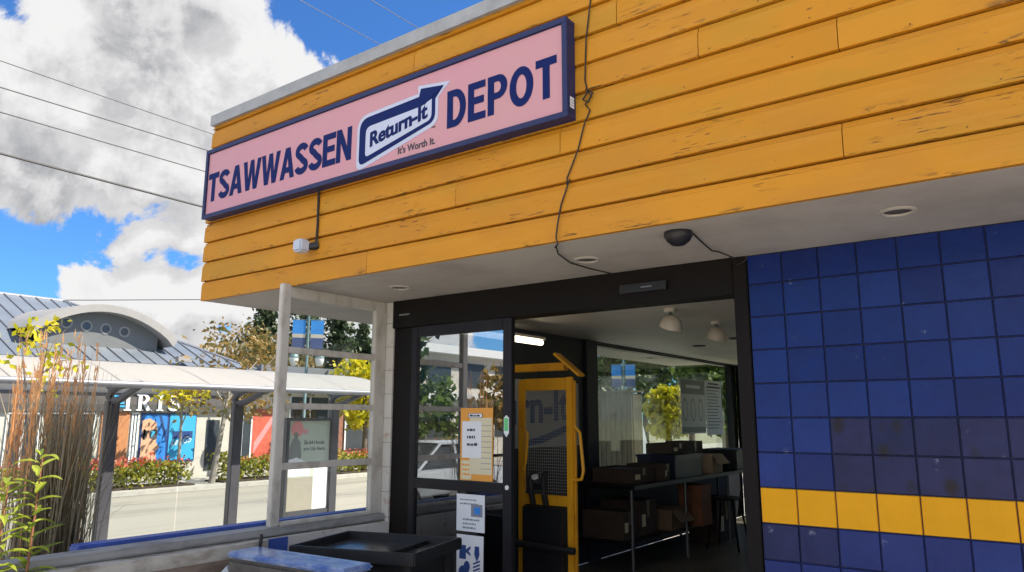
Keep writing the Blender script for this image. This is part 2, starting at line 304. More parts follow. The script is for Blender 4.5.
# ------------------------------------------------------------------ building helpers
def root_loc(p):
    v = Vector((0, 0, 0))
    while p is not None: v = v+p.location; p = p.parent
    return v
class MB:
    """collects shapes into ONE mesh object"""
    def __init__(s): s.v = []; s.f = []; s.m = []; s.mats = []; s.cur = 0
    def mat(s, k):
        if k not in s.mats: s.mats.append(k)
        s.cur = s.mats.index(k); return s
    def add(s, vs, fs):
        o = len(s.v); s.v += [tuple(map(float, a)) for a in vs]; s.f += [tuple(i+o for i in f) for f in fs]; s.m += [s.cur]*len(fs); return s
    def box(s, x0, x1, y0, y1, z0, z1, T=None):
        vs = [(x, y, z) for x in (x0, x1) for y in (y0, y1) for z in (z0, z1)]
        if T is not None: vs = [T @ Vector(a) for a in vs]
        return s.add(vs, [(0, 1, 3, 2), (4, 6, 7, 5), (0, 4, 5, 1), (2, 3, 7, 6), (0, 2, 6, 4), (1, 5, 7, 3)])
    def tube(s, pts, r, n=8, caps=True):
        pts = [Vector(p) for p in pts]; rs = r if isinstance(r, (list, tuple)) else [r]*len(pts)
        vs = []; prev = None
        for i, p in enumerate(pts):
            d = (pts[min(i+1, len(pts)-1)]-pts[max(i-1, 0)])
            if d.length < 1e-9: d = Vector((0, 0, 1))
            d.normalize()
            if prev is None: a = d.orthogonal().normalized()
            else: a = (prev-d*prev.dot(d)); a = a.normalized() if a.length > 1e-6 else d.orthogonal().normalized()
            prev = a; b = d.cross(a)
            for k in range(n):
                t = 2*PI*k/n; vs.append(p+(a*math.cos(t)+b*math.sin(t))*rs[i])
        fs = [(i*n+k, i*n+(k+1) % n, (i+1)*n+(k+1) % n, (i+1)*n+k) for i in range(len(pts)-1) for k in range(n)]
        if caps: fs += [tuple(range(n))[::-1], tuple((len(pts)-1)*n+k for k in range(n))]
        return s.add(vs, fs)
    def lathe(s, prof, c=(0, 0, 0), n=24, T=None, caps=True):
        vs = []
        for r, z in prof:
            for k in range(n):
                t = 2*PI*k/n; p = Vector((c[0]+r*math.cos(t), c[1]+r*math.sin(t), c[2]+z)); vs.append(T @ p if T is not None else p)
        m = len(prof)
        fs = [(i*n+k, i*n+(k+1) % n, (i+1)*n+(k+1) % n, (i+1)*n+k) for i in range(m-1) for k in range(n)]
        if caps: fs += [tuple(range(n))[::-1], tuple((m-1)*n+k for k in range(n))]
        return s.add(vs, fs)
    def prism(s, poly, ax, a, b):
        """extrude 2D poly along axis ax from a to b; poly coords are the two other axes in order"""
        def P(u, v, w):
            return {'x': (w, u, v), 'y': (u, w, v), 'z': (u, v, w)}[ax]
        n = len(poly); vs = [P(u, v, a) for u, v in poly]+[P(u, v, b) for u, v in poly]
        fs = [tuple(range(n))[::-1], tuple(range(n, 2*n))]+[(i, (i+1) % n, n+(i+1) % n, n+i) for i in range(n)]
        return s.add(vs, fs)
    def quad(s, a, b, c, d): return s.add([a, b, c, d], [(0, 1, 2, 3)])
    def build(s, name, parent=None, bevel=0, smooth=False, world=True, seg=2):
        me = bpy.data.meshes.new(name); off = root_loc(parent) if (parent is not None and world) else Vector((0, 0, 0))
        me.from_pydata([(a[0]-off.x, a[1]-off.y, a[2]-off.z) for a in s.v], [], s.f)
        for k in s.mats: me.materials.append(MT[k])
        me.polygons.foreach_set('material_index', s.m)
        bm = bmesh.new(); bm.from_mesh(me)
        bmesh.ops.recalc_face_normals(bm, faces=bm.faces)
        if bevel:
            ed = [e for e in bm.edges if len(e.link_faces) == 2 and e.calc_face_angle(0) > .6]
            bmesh.ops.bevel(bm, geom=ed, offset=bevel, segments=seg, affect='EDGES', clamp_overlap=True)
        bm.to_mesh(me); bm.free()
        if smooth:
            me.polygons.foreach_set('use_smooth', [True]*len(me.polygons))
            me.set_sharp_from_angle(angle=.7)
        me.update()
        o = bpy.data.objects.new(name, me); COL.objects.link(o)
        if parent is not None: o.parent = parent
        return o
def tag(o, label=None, cat=None, group=None, kind=None):
    if label: o['label'] = label
    if cat: o['category'] = cat
    if group: o['group'] = group
    if kind: o['kind'] = kind
    return o
def thing(name, label, cat, loc=(0, 0, 0), rz=0, group=None):
    o = bpy.data.objects.new(name, None); COL.objects.link(o); o.location = loc; o.rotation_euler = (0, 0, rz); o.empty_display_size = .2
    return tag(o, label, cat, group)
def copy_tree(o, loc=None, rz=None, label=None, scale=None):
    def rec(a, par):
        c = a.copy(); COL.objects.link(c)
        if par is not None: c.parent = par
        for ch in [k for k in KIDS.get(a.name, [])] or list(a.children): rec(ch, c)
        return c
    c = rec(o, None)
    if loc is not None: c.location = loc
    if rz is not None: c.rotation_euler = (0, 0, rz)
    if label: c['label'] = label
    if scale: c.scale = (scale,)*3
    return c
KIDS = {}
def curve_mesh(splines, ext=0.0, offset=0.0, res=1):
    cu = bpy.data.curves.new('c', 'CURVE'); cu.dimensions = '2D'; cu.fill_mode = 'BOTH'; cu.extrude = ext
    for pts in splines:
        sp = cu.splines.new('POLY'); sp.points.add(len(pts)-1); sp.use_cyclic_u = True
        for p, q in zip(sp.points, pts): p.co = (q[0], q[1], 0, 1)
    return _conv(cu)
def text_mesh(body, ext=0.0, offset=0.0, shear=0.0):
    cu = bpy.data.curves.new('t', 'FONT'); cu.body = body; cu.extrude = ext; cu.offset = offset; cu.shear = shear; cu.resolution_u = 6; cu.fill_mode = 'BOTH'
    return _conv(cu)
def _conv(cu):
    o = bpy.data.objects.new('tmp', cu); COL.objects.link(o)
    dg = bpy.context.evaluated_depsgraph_get(); dg.update()
    me = bpy.data.meshes.new_from_object(o.evaluated_get(dg)); bpy.data.objects.remove(o); bpy.data.curves.remove(cu)
    v = [tuple(a.co) for a in me.vertices]; f = [tuple(p.vertices) for p in me.polygons]; bpy.data.meshes.remove(me)
    return v, f
def put2d(mb, vf, fn, box=None, skew=0.0):
    """fit a flat mesh into box=(u0,u1,v0,v1) (skew: v rises along u), then map (u,v,w)->world"""
    v, f = vf
    if not v: return
    xs = [a[0] for a in v]; ys = [a[1] for a in v]
    if box:
        u0, u1, v0, v1 = box; sx = (u1-u0)/max(1e-9, max(xs)-min(xs)); sy = (v1-v0)/max(1e-9, max(ys)-min(ys)); mx, my = min(xs), min(ys)
        v = [(u0+(a[0]-mx)*sx, v0+(a[1]-my)*sy+skew*(a[0]-mx)*sx, a[2]) for a in v]
    mb.add([fn(*a) for a in v], f)
def arc(cx, cy, rx, ry, a0, a1, n=14):
    return [(cx+rx*math.cos(math.radians(a0+(a1-a0)*i/n)), cy+ry*math.sin(math.radians(a0+(a1-a0)*i/n))) for i in range(n+1)]
def stroke(pts, t):
    L, R = [], []
    for i, p in enumerate(pts):
        a = pts[max(0, i-1)]; b = pts[min(len(pts)-1, i+1)]; dx, dy = b[0]-a[0], b[1]-a[1]; l = math.hypot(dx, dy) or 1
        L.append((p[0]-dy/l*t/2, p[1]+dx/l*t/2)); R.append((p[0]+dy/l*t/2, p[1]-dx/l*t/2))
    return L+R[::-1]
def heavy(ch):
    """heavy sign-painter capitals, unit height"""
    if ch == 'T': return [[(0, .8), (0, 1), (.66, 1), (.66, .8), (.44, .8), (.44, 0), (.22, 0), (.22, .8)]]
    if ch == 'E': return [[(0, 0), (0, 1), (.62, 1), (.62, .81), (.22, .81), (.22, .61), (.57, .61), (.57, .42), (.22, .42), (.22, .19), (.63, .19), (.63, 0)]]
    if ch == 'N': return [[(0, 0), (0, 1), (.22, 1), (.50, .42), (.50, 1), (.70, 1), (.70, 0), (.49, 0), (.20, .58), (.20, 0)]]
    if ch == 'A': return [[(0, 0), (.26, 1), (.50, 1), (.76, 0), (.54, 0), (.49, .19), (.27, .19), (.22, 0)], [(.315, .37), (.445, .37), (.38, .70)]]
    if ch == 'W': return [[(0, 1), (.20, 0), (.42, 0), (.52, .58), (.62, 0), (.84, 0), (1.04, 1), (.83, 1), (.72, .36), (.62, 1), (.42, 1), (.32, .36), (.21, 1)]]
    if ch == 'D': return [[(0, 0), (0, 1), (.30, 1)]+arc(.30, .5, .40, .5, 90, -90)[1:], [(.22, .19), (.28, .19)]+arc(.28, .5, .20, .31, -90, 90)[1:]+[(.22, .81)]]
    if ch == 'P': return [[(0, 0), (0, 1), (.36, 1)]+arc(.36, .69, .31, .31, 90, -90)[1:]+[(.22, .38), (.22, 0)], [(.22, .55), (.33, .55)]+arc(.33, .69, .125, .14, -90, 90)[1:]+[(.22, .83)]]
    if ch == 'O': return [arc(.39, .5, .39, .52, 0, 360, 28)[:-1], arc(.39, .5, .17, .31, 0, 360, 24)[:-1]]
    if ch == 'S':
        pts = arc(.34, .735, .225, .165, 15, 245, 16)+arc(.335, .265, .235, .165, 65, -170, 16)
        return [stroke(pts, .205)]
def word(mb, txt, fn, u0, u1, v0, v1, gap=.055, ext=.002):
    gl = [heavy(c) for c in txt]; w = [max(p[0] for s in g for p in s) for g in gl]
    tot = sum(w)+gap*(len(w)-1); sx = (u1-u0)/tot; u = u0
    for g, wi in zip(gl, w):
        put2d(mb, curve_mesh(g, ext), fn, (u, u+wi*sx, v0-(.006 if len(g) and wi > .7 and False else 0), v1)); u += (wi+gap)*sx

# ------------------------------------------------------------------ the setting
def slab(name, key, x0, x1, y0, y1, z0, z1, bevel=0):
    return tag(MB().mat(key).box(x0, x1, y0, y1, z0, z1).build(name, bevel=bevel), kind='structure')
slab('ground', 'ground', -900, 900, -900, 900, -1.2, -.60)
slab('road', 'asphalt', -20.0, -10.4, -120, 250, -.75, -.54)
slab('pavement', 'pave', -10.25, -3.62, -120, 250, -.75, -.42)
slab('far_pavement', 'pave', -23.3, -20.15, -120, 250, -.75, -.42)
slab('kerb', 'kerb', -10.4, -10.25, -120, 250, -.75, -.415, .015)
slab('far_kerb', 'kerb', -20.15, -20.0, -120, 250, -.75, -.415, .015)
slab('forecourt', 'terrace', -2.98, 40, -60, .0, -.75, 0)
slab('floor', 'floor', -3.0, 6, .0, 8.3, -.6, .004)

# ------------------------------------------------------------------ depot building
B = thing('depot_building', 'depot with orange yellow siding fascia above a blue tiled wall and open sliding door', 'building', (0, 0, 0))
FX0, FX1, FY, SZ = -4.38, 9.0, -1.0, 2.586
# siding boards
mb = MB().mat('siding')
joints = {0: [-2.317], 1: [-3.1, .80], 2: [-1.5, 2.2], 3: [-.708, 1.9], 4: [.816, -3.0], 5: [-2.0, .146], 6: [-.9, 1.4], 7: [-.322, -3.4, 2.1], 8: [-1.9, 1.0]}
z = SZ; row = 0
while z < 4.17:
    h = .165 if row == 0 else .1725
    z1 = min(z+h, 4.18)
    xs = [FX0]+sorted(joints.get(row, []))+[FX1]
    for a, b in zip(xs[:-1], xs[1:]):
        a2, b2 = a+.002, b-.002
        wob = random.uniform(-.0015, .0015)
        if row == 0: prof = [(FY-.012, z), (FY-.012, z1-.034), (FY-.007, z1-.030), (FY-.005, z1-.0075), (FY+.02, z1-.0075), (FY+.02, z)]
        else:
            prof = [(FY-.020+wob, z+.002), (FY-.022+wob, z+.005), (FY-.018+wob, z1-.040), (FY-.008, z1-.034), (FY-.003, z1-.0075), (FY+.02, z1-.0075), (FY+.02, z+.002)]
        mb.prism([(p[0], p[1]) for p in prof], 'x', a2, b2)
    # return end on the left side of the building
    z += h; row += 1
for r in range(9):
    za = SZ+(.165+(r-1)*.1725 if r else 0); zb = min(za+.170, 4.17)
    t = .016 if r else .006
    mb.prism([(FX0+.02, za), (FX0-t, za+.004), (FX0-.002, zb), (FX0+.02, zb)], 'y', FY+.024, 8.6)
mb.mat('nail')
for r in range(1, 9):
    zn = SZ+.165+(r-1)*.1725+.022
    x = FX0+.12+random.uniform(0, .2)
    while x < 4.5:
        if random.random() < .6: mb.box(x, x+.006, FY-.0235, FY-.010, zn, zn+.006)
        x += .55+random.uniform(-.06, .06)
sid = mb.build('siding', B)
mb = MB().mat('grout').box(FX0+.022, FX1, FY+.022, FY+.16, SZ+.012, 4.16)  # dark colour behind the lap gaps deepens their shadow line
mb.box(FX0+.022, FX0+.16, FY+.16, 8.5, SZ+.012, 4.16)
mb.build('fascia_backing', B)
# cap flashing
mb = MB().mat('cap')
mb.box(FX0-.014, FX1, FY-.035, FY+.22, 4.17, 4.262)
mb.box(FX0-.014, FX0+.22, FY+.222, 8.6, 4.17, 4.262)
mb.box(FX0-.017, FX0+3.4, FY-.038, FY-.036, 4.166, 4.264)
cap = mb.build('roof_cap', B, bevel=.008)
MB().mat('cap').box(FX0+.2, FX1, FY+.2, 8.4, 4.10, 4.14).build('roof', B)
# soffit
mb = MB().mat('soffit')
mb.box(FX0+.024, FX1, FY+.024, 8.55, SZ+.0, SZ+.035)
sof = mb.build('soffit', B)
# tile wall
TW = .20728; G = .0016
mb = MB(); mb.mat('grout').box(0, 8.6, .002, .14, -.02, SZ-.001)
for c in range(0, 41):
    for r in range(-1, 13):
        zz0 = r*.2; zz1 = zz0+.2
        zz1 = min(zz1, SZ-.003); zz0 = max(zz0, -.01)
        if zz1-zz0 < .02: continue
        x0 = c*TW; k = 'tile'
        if r == 5: k = 'tile_yellow'
        elif r in (6, 7) and c >= 2: k = 'tile_dirty'
        elif r == 4 and c in (0, 1): k = 'tile_dark'
        elif r >= 11: k = 'tile'
        mb.mat(k)
        a, b, d, e = x0+G, x0+TW-G, zz0+G, zz1-G
        yf = -.006+random.uniform(-.0008, .0008); q = .004; tx = random.uniform(-.0012, .0012); tz = random.uniform(-.0006, .0006)
        vs = [(a, .004, d), (b, .004, d), (b, .004, e), (a, .004, e), (a+q, yf+tx, d+q), (b-q, yf+tz, d+q), (b-q, yf-tx, e-q), (a+q, yf-tz, e-q)]
        mb.add(vs, [(4, 5, 6, 7), (0, 1, 5, 4), (1, 2, 6, 5), (2, 3, 7, 6), (3, 0, 4, 7)])
mb.build('tile_wall', B)
# left pier of stacked white blocks beside the door
mb = MB()
for i in range(13):
    z0 = i*.2; z1 = min(z0+.2, SZ-.002)
    mb.mat('white_tile').box(-3.165, -3.062, -.004, .2, z0+.0015, z1-.0015)
mb.mat('grout').box(-3.16, -3.067, .0, .19, 0, SZ-.004)
mb.build('pier', B, bevel=.003)
# header and jambs
mb = MB().mat('darkframe')
mb.box(-3.06, -.09, -.02, .16, 2.352, SZ-.002)
hd = mb.build('door_header', B, bevel=.004)
mb = MB().mat('black').box(-.86, -.52, -.055, -.021, 2.425, 2.485); mb.mat('greyprint').box(-.70, -.62, -.058, -.0555, 2.45, 2.46)
mb.build('door_sensor', hd, bevel=.006)
MB().mat('steel').box(-2.98, -2.86, -.024, -.0205, 2.455, 2.467).build('nameplate', hd)
mb = MB().mat('darkframe'); mb.box(-.09, -.003, -.015, .15, 0, SZ-.003); mb.build('door_jamb', B, bevel=.004)
mb = MB().mat('darkframe'); mb.box(-3.06, -2.84, .01, .16, 0, 2.35); mb.build('door_jamb', B, bevel=.004)
# sliding door leaf
mb = MB().mat('greyframe')
DX0, DX1, DYa, DYb = -2.835, -1.80, -.012, .035
mb.box(DX0, -2.772, DYa, DYb, .01, 2.348); mb.box(-1.882, DX1, DYa, DYb, .01, 2.348)
mb.box(-2.772, -1.882, DYa, DYb, 2.262, 2.348); mb.box(-2.772, -1.882, DYa, DYb, 1.05, 1.128); mb.box(-2.772, -1.882, DYa, DYb, .01, .12)
door = mb.build('sliding_door', B, bevel=.003)
MB().mat('doorglass').box(-2.772, -1.882, .010, .016, 1.128, 2.262).build('glass', door)
MB().mat('lowglass').box(-2.772, -1.882, .010, .016, .12, 1.05).build('glass', door)
mb = MB(); mb.mat('paper').prism([(-1.868, 1.60), (-1.845, 1.62), (-1.822, 1.60), (-1.822, 1.49), (-1.845, 1.46), (-1.868, 1.49)], 'y', -.0155, -.0125)
mb.mat('green').prism([(-1.862, 1.598), (-1.828, 1.598), (-1.828, 1.505), (-1.862, 1.505)], 'y', -.018, -.016)
mb.build('sticker', door)
mb = MB().mat('lens').lathe([(.0, 0), (.017, 0), (.017, .006), (.0, .008)], n=14, T=Matrix.Translation((-1.838, -.013, 1.10)) @ Matrix.Rotation(PI/2, 4, 'X')); mb.build('lock', door)
# second, opened leaf edge line at the middle of the glazing
# interior shell
IX0, IY1, IZ = -3.17, 8.4, 2.53
mb = MB().mat('darkwall')
mb.box(IX0, IX0+.14, .2, 3.36, 0, IZ)                                   # side wall before the window
mb.box(IX0, IX0+.14, 3.36, 8.3, 0, .92); mb.box(IX0, IX0+.14, 3.36, 8.3, 2.512, IZ)
mb.box(-3.03, 6, 8.32, 8.46, 0, .75)
mb.box(5.9, 6.0, .2, 8.3, 0, IZ)
mb.box(.0, 5.9, .142, .2, 0, IZ)
mb.box(4.0, 5.9, 8.32, 8.46, .75, IZ)
mb.build('wall', B)
MB().mat('ceil').box(-3.03, 5.9, .17, 8.3, IZ, IZ+.04).build('ceiling', B)
mb = MB().mat('darkwall').box(-3.028, -2.99, 3.1, 3.36, 0, IZ-.002); mb.build('column', B, bevel=.006)
# side window
mb = MB().mat('blackmetal')
mb.box(IX0-.005, IX0+.10, 3.362, 3.41, .921, 2.511); mb.box(IX0-.005, IX0+.10, 8.10, 8.32, .0, 2.511)
mb.box(IX0-.005, IX0+.10, 3.41, 8.1, .921, .965); mb.box(IX0-.005, IX0+.10, 3.41, 8.1, 2.492, 2.511)
wf = mb.build('window', B)
MB().mat('winglass').box(IX0+.03, IX0+.036, 3.41, 8.1, .965, 2.492).build('glass', wf)
mb = MB().mat('blackmetal')
mb.box(-3.07, -2.97, 8.33, 8.45, .76, IZ); mb.box(-2.97, 4.0, 8.33, 8.45, 2.43, IZ); mb.box(.6, .66, 8.34, 8.44, .76, 2.43); mb.box(2.4, 2.46, 8.34, 8.44, .76, 2.43); mb.box(-2.86, -2.80, 8.34, 8.44, .76, 2.43); mb.box(-1.9, -1.84, 8.34, 8.44, .76, 2.43)
wf2 = mb.build('window', B)  # rear window, widened out of view to let more light into the room
MB().mat('winglass').box(-2.97, 4.0, 8.38, 8.386, .76, 2.43).build('glass', wf2)

# recessed downlights
def downlight():
    r = thing('downlight', 'recessed downlight near the soffit end by the glazed screen', 'downlight', (0, 0, 0), 0, 'recessed downlights in the soffit')
    MB().mat('soffit').lathe([(.086, -.001), (.083, -.009), (.070, -.013), (.064, -.010), (.062, -.002)], n=28, caps=False).build('trim_ring', r, smooth=True, world=False)
    MB().mat('bindark').lathe([(.063, -.003), (.02, -.0045), (.0, -.0045)], n=28).build('lamp', r, world=False)
    return r
d0 = downlight(); d0.location = (-2.511, -.488, SZ)
for x, y, lab in ((-.845, -.505, 'recessed downlight in the soffit beside the hanging black cable'), (.93, -.56, 'recessed downlight in the soffit above the blue tiled wall'),):
    copy_tree(d0, (x, y, SZ), label=lab)
for y, lab in ((4.6, 'recessed downlight in the outer eave, nearer one seen through the interior window'), (6.6, 'recessed downlight in the outer eave, farther one seen through the interior window')):
    copy_tree(d0, (-3.85, y, SZ), label=lab)
dc = thing('dome_camera', 'dark dome camera under the soffit with a loose wire', 'security camera', (-.1, -.80, SZ))
MB().mat('black').lathe([(.0, 0), (.075, 0), (.078, -.02), (.062, -.05), (.035, -.072), (.0, -.08)], (-.1, -.8, SZ), 24).build('dome', dc, smooth=True)
MB().mat('cable').tube([(-.03, -.79, 2.578), (-.07, -.55, 2.577), (-.096, -.33, 2.57), (-.085, -.25, 2.577), (-.03, -.16, 2.55), (-.05, -.06, 2.52), (.0, -.03, 2.55), (.012, -.03, 2.577)], .0045, 6).build('wire', dc)
pts = [(-.46, 4.17), (-.478, 4.015), (-.517, 3.744), (-.529, 3.5), (-.515, 3.43), (-.488, 3.39), (-.53, 3.35), (-.499, 3.31), (-.54, 3.23), (-.583, 3.091), (-.658, 2.94), (-.66, 2.90), (-.64, 2.93), (-.701, 2.788), (-.725, 2.68), (-.737, 2.6), (-.724, 2.565)]
P3 = [(x, -1.03, zz) for x, zz in pts]+[(-.75, -1.02, 2.55), (-.80, -.93, 2.574), (-.889, -.774, 2.577), (-.968, -.509, 2.577), (-.962, -.269, 2.577), (-.926, -.03, 2.577)]
mb = MB().mat('cable').tube(P3, .0045, 6); mb.tube([(-.52, -1.035, 3.44), (-.47, -1.05, 3.40), (-.50, -1.05, 3.35), (-.54, -1.04, 3.38), (-.50, -1.035, 3.43)], .006, 6)
tag(mb.build('hanging_cable'), 'black cable hanging loosely down the siding beside the sign', 'cable')
sl = thing('security_light', 'small pale grey box light on the siding under the sign', 'wall light', (-2.9, FY, 2.84))
mb = MB().mat('greybox').box(-2.975, -2.875, -1.15, -1.06, 2.80, 2.895); mb.build('housing', sl, bevel=.014)
MB().mat('black').tube([(-2.90, -1.066, 2.845), (-2.865, -1.04, 2.85), (-2.845, -1.015, 2.86)], [.022, .03, .035], 10).build('bracket', sl, smooth=True)
MB().mat('cable').tube([(-2.845, -1.035, 2.86), (-2.845, -1.03, 3.0), (-2.85, -1.03, 3.30)], .009, 6).build('conduit', sl)

# ------------------------------------------------------------------ the sign
sg = thing('depot_sign', 'long pink box sign reading TSAWWASSEN Return-It DEPOT on the siding', 'sign', (-2.44, -1.02, 3.28))
sx0, sx1, sz0, sz1, sya, syb = -4.288, -.598, 3.272, 3.885, -1.115, -1.019
mb = MB().mat('signblue')
mb.box(sx0, sx1, sya+.012, syb, sz0+.001, sz0+.036); mb.box(sx0, sx1, sya+.012, syb, sz1-.036, sz1-.001)
mb.box(sx0+.001, sx0+.036, sya+.012, syb, sz0+.036, sz1-.036); mb.box(sx1-.036, sx1-.001, sya+.012, syb, sz0+.036, sz1-.036)
mb.box(sx0-.003, sx1+.003, sya, sya+.012, sz0-.002, sz0+.034); mb.box(sx0-.003, sx1+.003, sya, sya+.012, sz1-.034, sz1+.002)
mb.box(sx0-.003, sx0+.034, sya, sya+.012, sz0+.034, sz1-.034); mb.box(sx1-.034, sx1+.003, sya, sya+.012, sz0+.034, sz1-.034)
mb.build('cabinet', sg, bevel=.002)
fc = MB().mat('pink').box(sx0+.037, sx1-.037, sya+.013, sya+.05, sz0+.037, sz1-.037).build('face', sg)
FYs = sya+.0125
def on_sign(lift): return lambda u, v, w: (u, FYs-lift-w*.0+(-.0012 if w > 0 else 0), v)
mb = MB().mat('navy'); word(mb, 'TSAWWASSEN', on_sign(.0008), -4.236, -2.42, 3.412, 3.664, .03); mb.build('lettering', sg)
mb = MB().mat('navy'); word(mb, 'DEPOT', on_sign(.0008), -1.512, -.672, 3.418, 3.672, .075); mb.build('lettering', sg)
def rounded(pts, r, n=6):
    out = []
    for i, p in enumerate(pts):
        a = Vector(pts[i-1]); b = Vector(p); c = Vector(pts[(i+1) % len(pts)]); rr = r[i] if isinstance(r, list) else r
        if rr <= 0: out.append(tuple(b)); continue
        u = (a-b).normalized(); w = (c-b).normalized(); p0 = b+u*rr; p1 = b+w*rr
        for k in range(n+1):
            t = k/n; out.append(tuple(p0*(1-t)**2+b*2*t*(1-t)+p1*t*t))
    return out
ob = [(-2.335, 3.335), (-2.335, 3.683), (-1.742, 3.706), (-1.745, 3.757), (-1.544, 3.728), (-1.615, 3.655), (-1.615, 3.50)]
outer = rounded(ob, [.06, .09, 0, 0, 0, 0, .06])
halo = rounded([(-2.36, 3.30), (-2.36, 3.71), (-1.77, 3.73), (-1.775, 3.785), (-1.49, 3.745), (-1.59, 3.662), (-1.59, 3.478)], [.07, .11, 0, .01, .01, 0, .07])
inner = rounded([(-2.268, 3.39), (-2.268, 3.612), (-1.73, 3.632), (-1.712, 3.640), (-1.645, 3.66), (-1.645, 3.52)], [.035, .05, 0, 0, .0, .04])
em = MB().mat('signwhite'); put2d(em, curve_mesh([halo], .0003), on_sign(.0006))
em.mat('pink'); em.mat('navy'); put2d(em, curve_mesh([outer], .0003), on_sign(.0024))
em.mat('signwhite'); put2d(em, curve_mesh([inner], .0003), on_sign(.0042))
em.mat('navy'); put2d(em, curve_mesh([[(-1.76, 3.700), (-1.745, 3.757), (-1.544, 3.728), (-1.712, 3.632)]], .0003), on_sign(.0052))
put2d(em, text_mesh('Return-It', .002, .028), on_sign(.006), (-2.222, -1.683, 3.452, 3.562), .155)
put2d(em, text_mesh('Return-It', .002, .028), on_sign(.0064), (-2.217, -1.678, 3.4535, 3.5635), .155)
em.mat('print'); put2d(em, text_mesh("It's Worth It.", .002, .022), on_sign(.0008), (-1.948, -1.612, 3.342, 3.395), 0)
put2d(em, text_mesh("TM", .002, .01), on_sign(.0008), (-1.648, -1.615, 3.455, 3.467), 0)
em.build('emblem', sg)
mb = MB().mat('paper').box(sx1+.0005, sx1+.0035, -1.085, -1.045, 3.335, 3.40); mb.mat('greyprint')
for k in range(3): mb.box(sx1+.0036, sx1+.0042, -1.08, -1.05, 3.347+k*.016, 3.352+k*.016)
mb.build('label', sg)

# ------------------------------------------------------------------ glazed screen and low wall
lw = thing('low_wall', 'low stained wall with a grey ledge and blue outer sill', 'wall', (-3.2, -2, -.5))
mb = MB().mat('stucco').box(-3.24, -2.985, -7, -1.20, -.55, .775); mb.mat('white_tile')
for yy in range(5):
    y0 = -1.198+yy*.24
    for zz in range(4): mb.box(-3.24, -2.985-.06, y0+.001, min(y0+.24, -.006)-.001, -.05+zz*.205+.001, -.05+(zz+1)*.205-.001)
mb.mat('grout').box(-3.23, -3.055, -1.196, -.008, -.5, .768)
mb.build('wall', lw)
MB().mat('brown_stain').box(-2.984, -2.978, -7, -1.22, .0, .695).build('stained_base', lw)
mb = MB().mat('ledge').box(-3.27, -3.09, -7, -.002, .778, .832); mb.build('ledge', lw, bevel=.012)
mb = MB().mat('blue_paint').box(-3.41, -3.285, -2.3, .19, -.5, .850); mb.build('outer_sill', lw, bevel=.01)
MB().mat('ledge').box(-3.41, -3.285, -7, -2.31, -.5, .74).build('planter_wall', lw)
mb = MB().mat('blue_paint').box(-3.044, -3.036, -1.21, -1.0, .655, .772); mb.build('blue_tile', lw)
sc = thing('glazed_screen', 'weathered white timber screen with cross rails standing on the low wall', 'window frame', (-3.17, -.5, .83))
mb = MB().mat('white_paint').box(-3.20, -3.145, -1.075, -1.0, .8325, 2.60); mb.build('post', sc, bevel=.006)
mb = MB().mat('white_paint').box(-3.20, -3.145, -.125, -.006, .8325, SZ-.002); mb.build('post', sc, bevel=.006)
for z0, z1, x0 in ((2.50, SZ-.002, -3.197), (2.078, 2.126, -3.195), (1.662, 1.708, -3.195), (1.224, 1.272, -3.195)):
    MB().mat('white_paint').box(x0, -3.148, -.999, -.126, z0, z1).build('rail', sc, bevel=.004)
MB().mat('white_paint').box(-3.197, -3.122, -.999, -.126, .8325, .858).build('sill', sc, bevel=.006)
MB().mat('clear').box(-3.180, -3.175, -.999, -.126, .859, 2.499).build('glass', sc)

# ------------------------------------------------------------------ bins in front of the door
a = math.radians(16)
tr = thing('tray_cart', 'black plastic cart with a shallow rimmed tray top before the door', 'cart', (-2.24, -.89, 0))
T = Matrix.Translation((-2.24, -.89, 0)) @ Matrix.Rotation(a, 4, 'Z')
hx, hy = .45, .345
mb = MB().mat('black')
mb.mat('traybase').box(-hx+.03, hx-.03, -hy+.03, hy-.03, .735, .75, T); mb.mat('black')
for x0, x1, y0, y1 in ((-hx, hx, -hy, -hy+.03), (-hx, hx, hy-.03, hy), (-hx, -hx+.03, -hy+.03, hy-.03), (hx-.03, hx, -hy+.03, hy-.03)): mb.box(x0, x1, y0, y1, .725, .80, T)
mb.box(.20, .215, -hy+.03, hy-.03, .75, .772, T)
mb.build('tray', tr, bevel=.008)
for sx in (-1, 1):
    for sy in (-1, 1): MB().mat('black').box(sx*.38-.025, sx*.38+.025, sy*.28-.025, sy*.28+.025, .06, .734, T).build('leg', tr)
MB().mat('black').box(-.36, .36, -.26, .26, .10, .733, T).build('body', tr, bevel=.012)
for sx in (-1, 1):
    for sy in (-1, 1): MB().mat('rubber').lathe([(0, -.015), (.03, -.015), (.03, .015), (0, .015)], n=14, T=T @ Matrix.Translation((sx*.38, sy*.28, .03)) @ Matrix.Rotation(PI/2, 4, 'X')).build('wheel', tr)
bb = thing('blue_bin', 'narrow grey bin with scuffed blue rounded lid beside the black tray cart', 'bin', (-2.2, -1.55, 0))
T = Matrix.Translation((-2.205, -1.555, 0)) @ Matrix.Rotation(math.radians(3), 4, 'Z')
MB().mat('bindark').box(-.495, .495, -.118, .098, .09, .762, T).build('body', bb, bevel=.02)
MB().mat('bluebin').box(-.505, .505, -.125, .105, .763, .80, T).build('lid', bb, bevel=.016, seg=4, smooth=True)
MB().mat('binpale').tube([T @ Vector(p) for p in ((-.49, -.10, .70), (-.535, -.11, .66), (-.55, -.11, .56), (-.53, -.11, .46), (-.475, -.10, .42))], .024, 8).build('handle', bb, smooth=True)
MB().mat('black').tube([T @ Vector(p) for p in ((-.50, .115, .72), (-.49, .12, .87))], .010, 6).build('strap', bb)
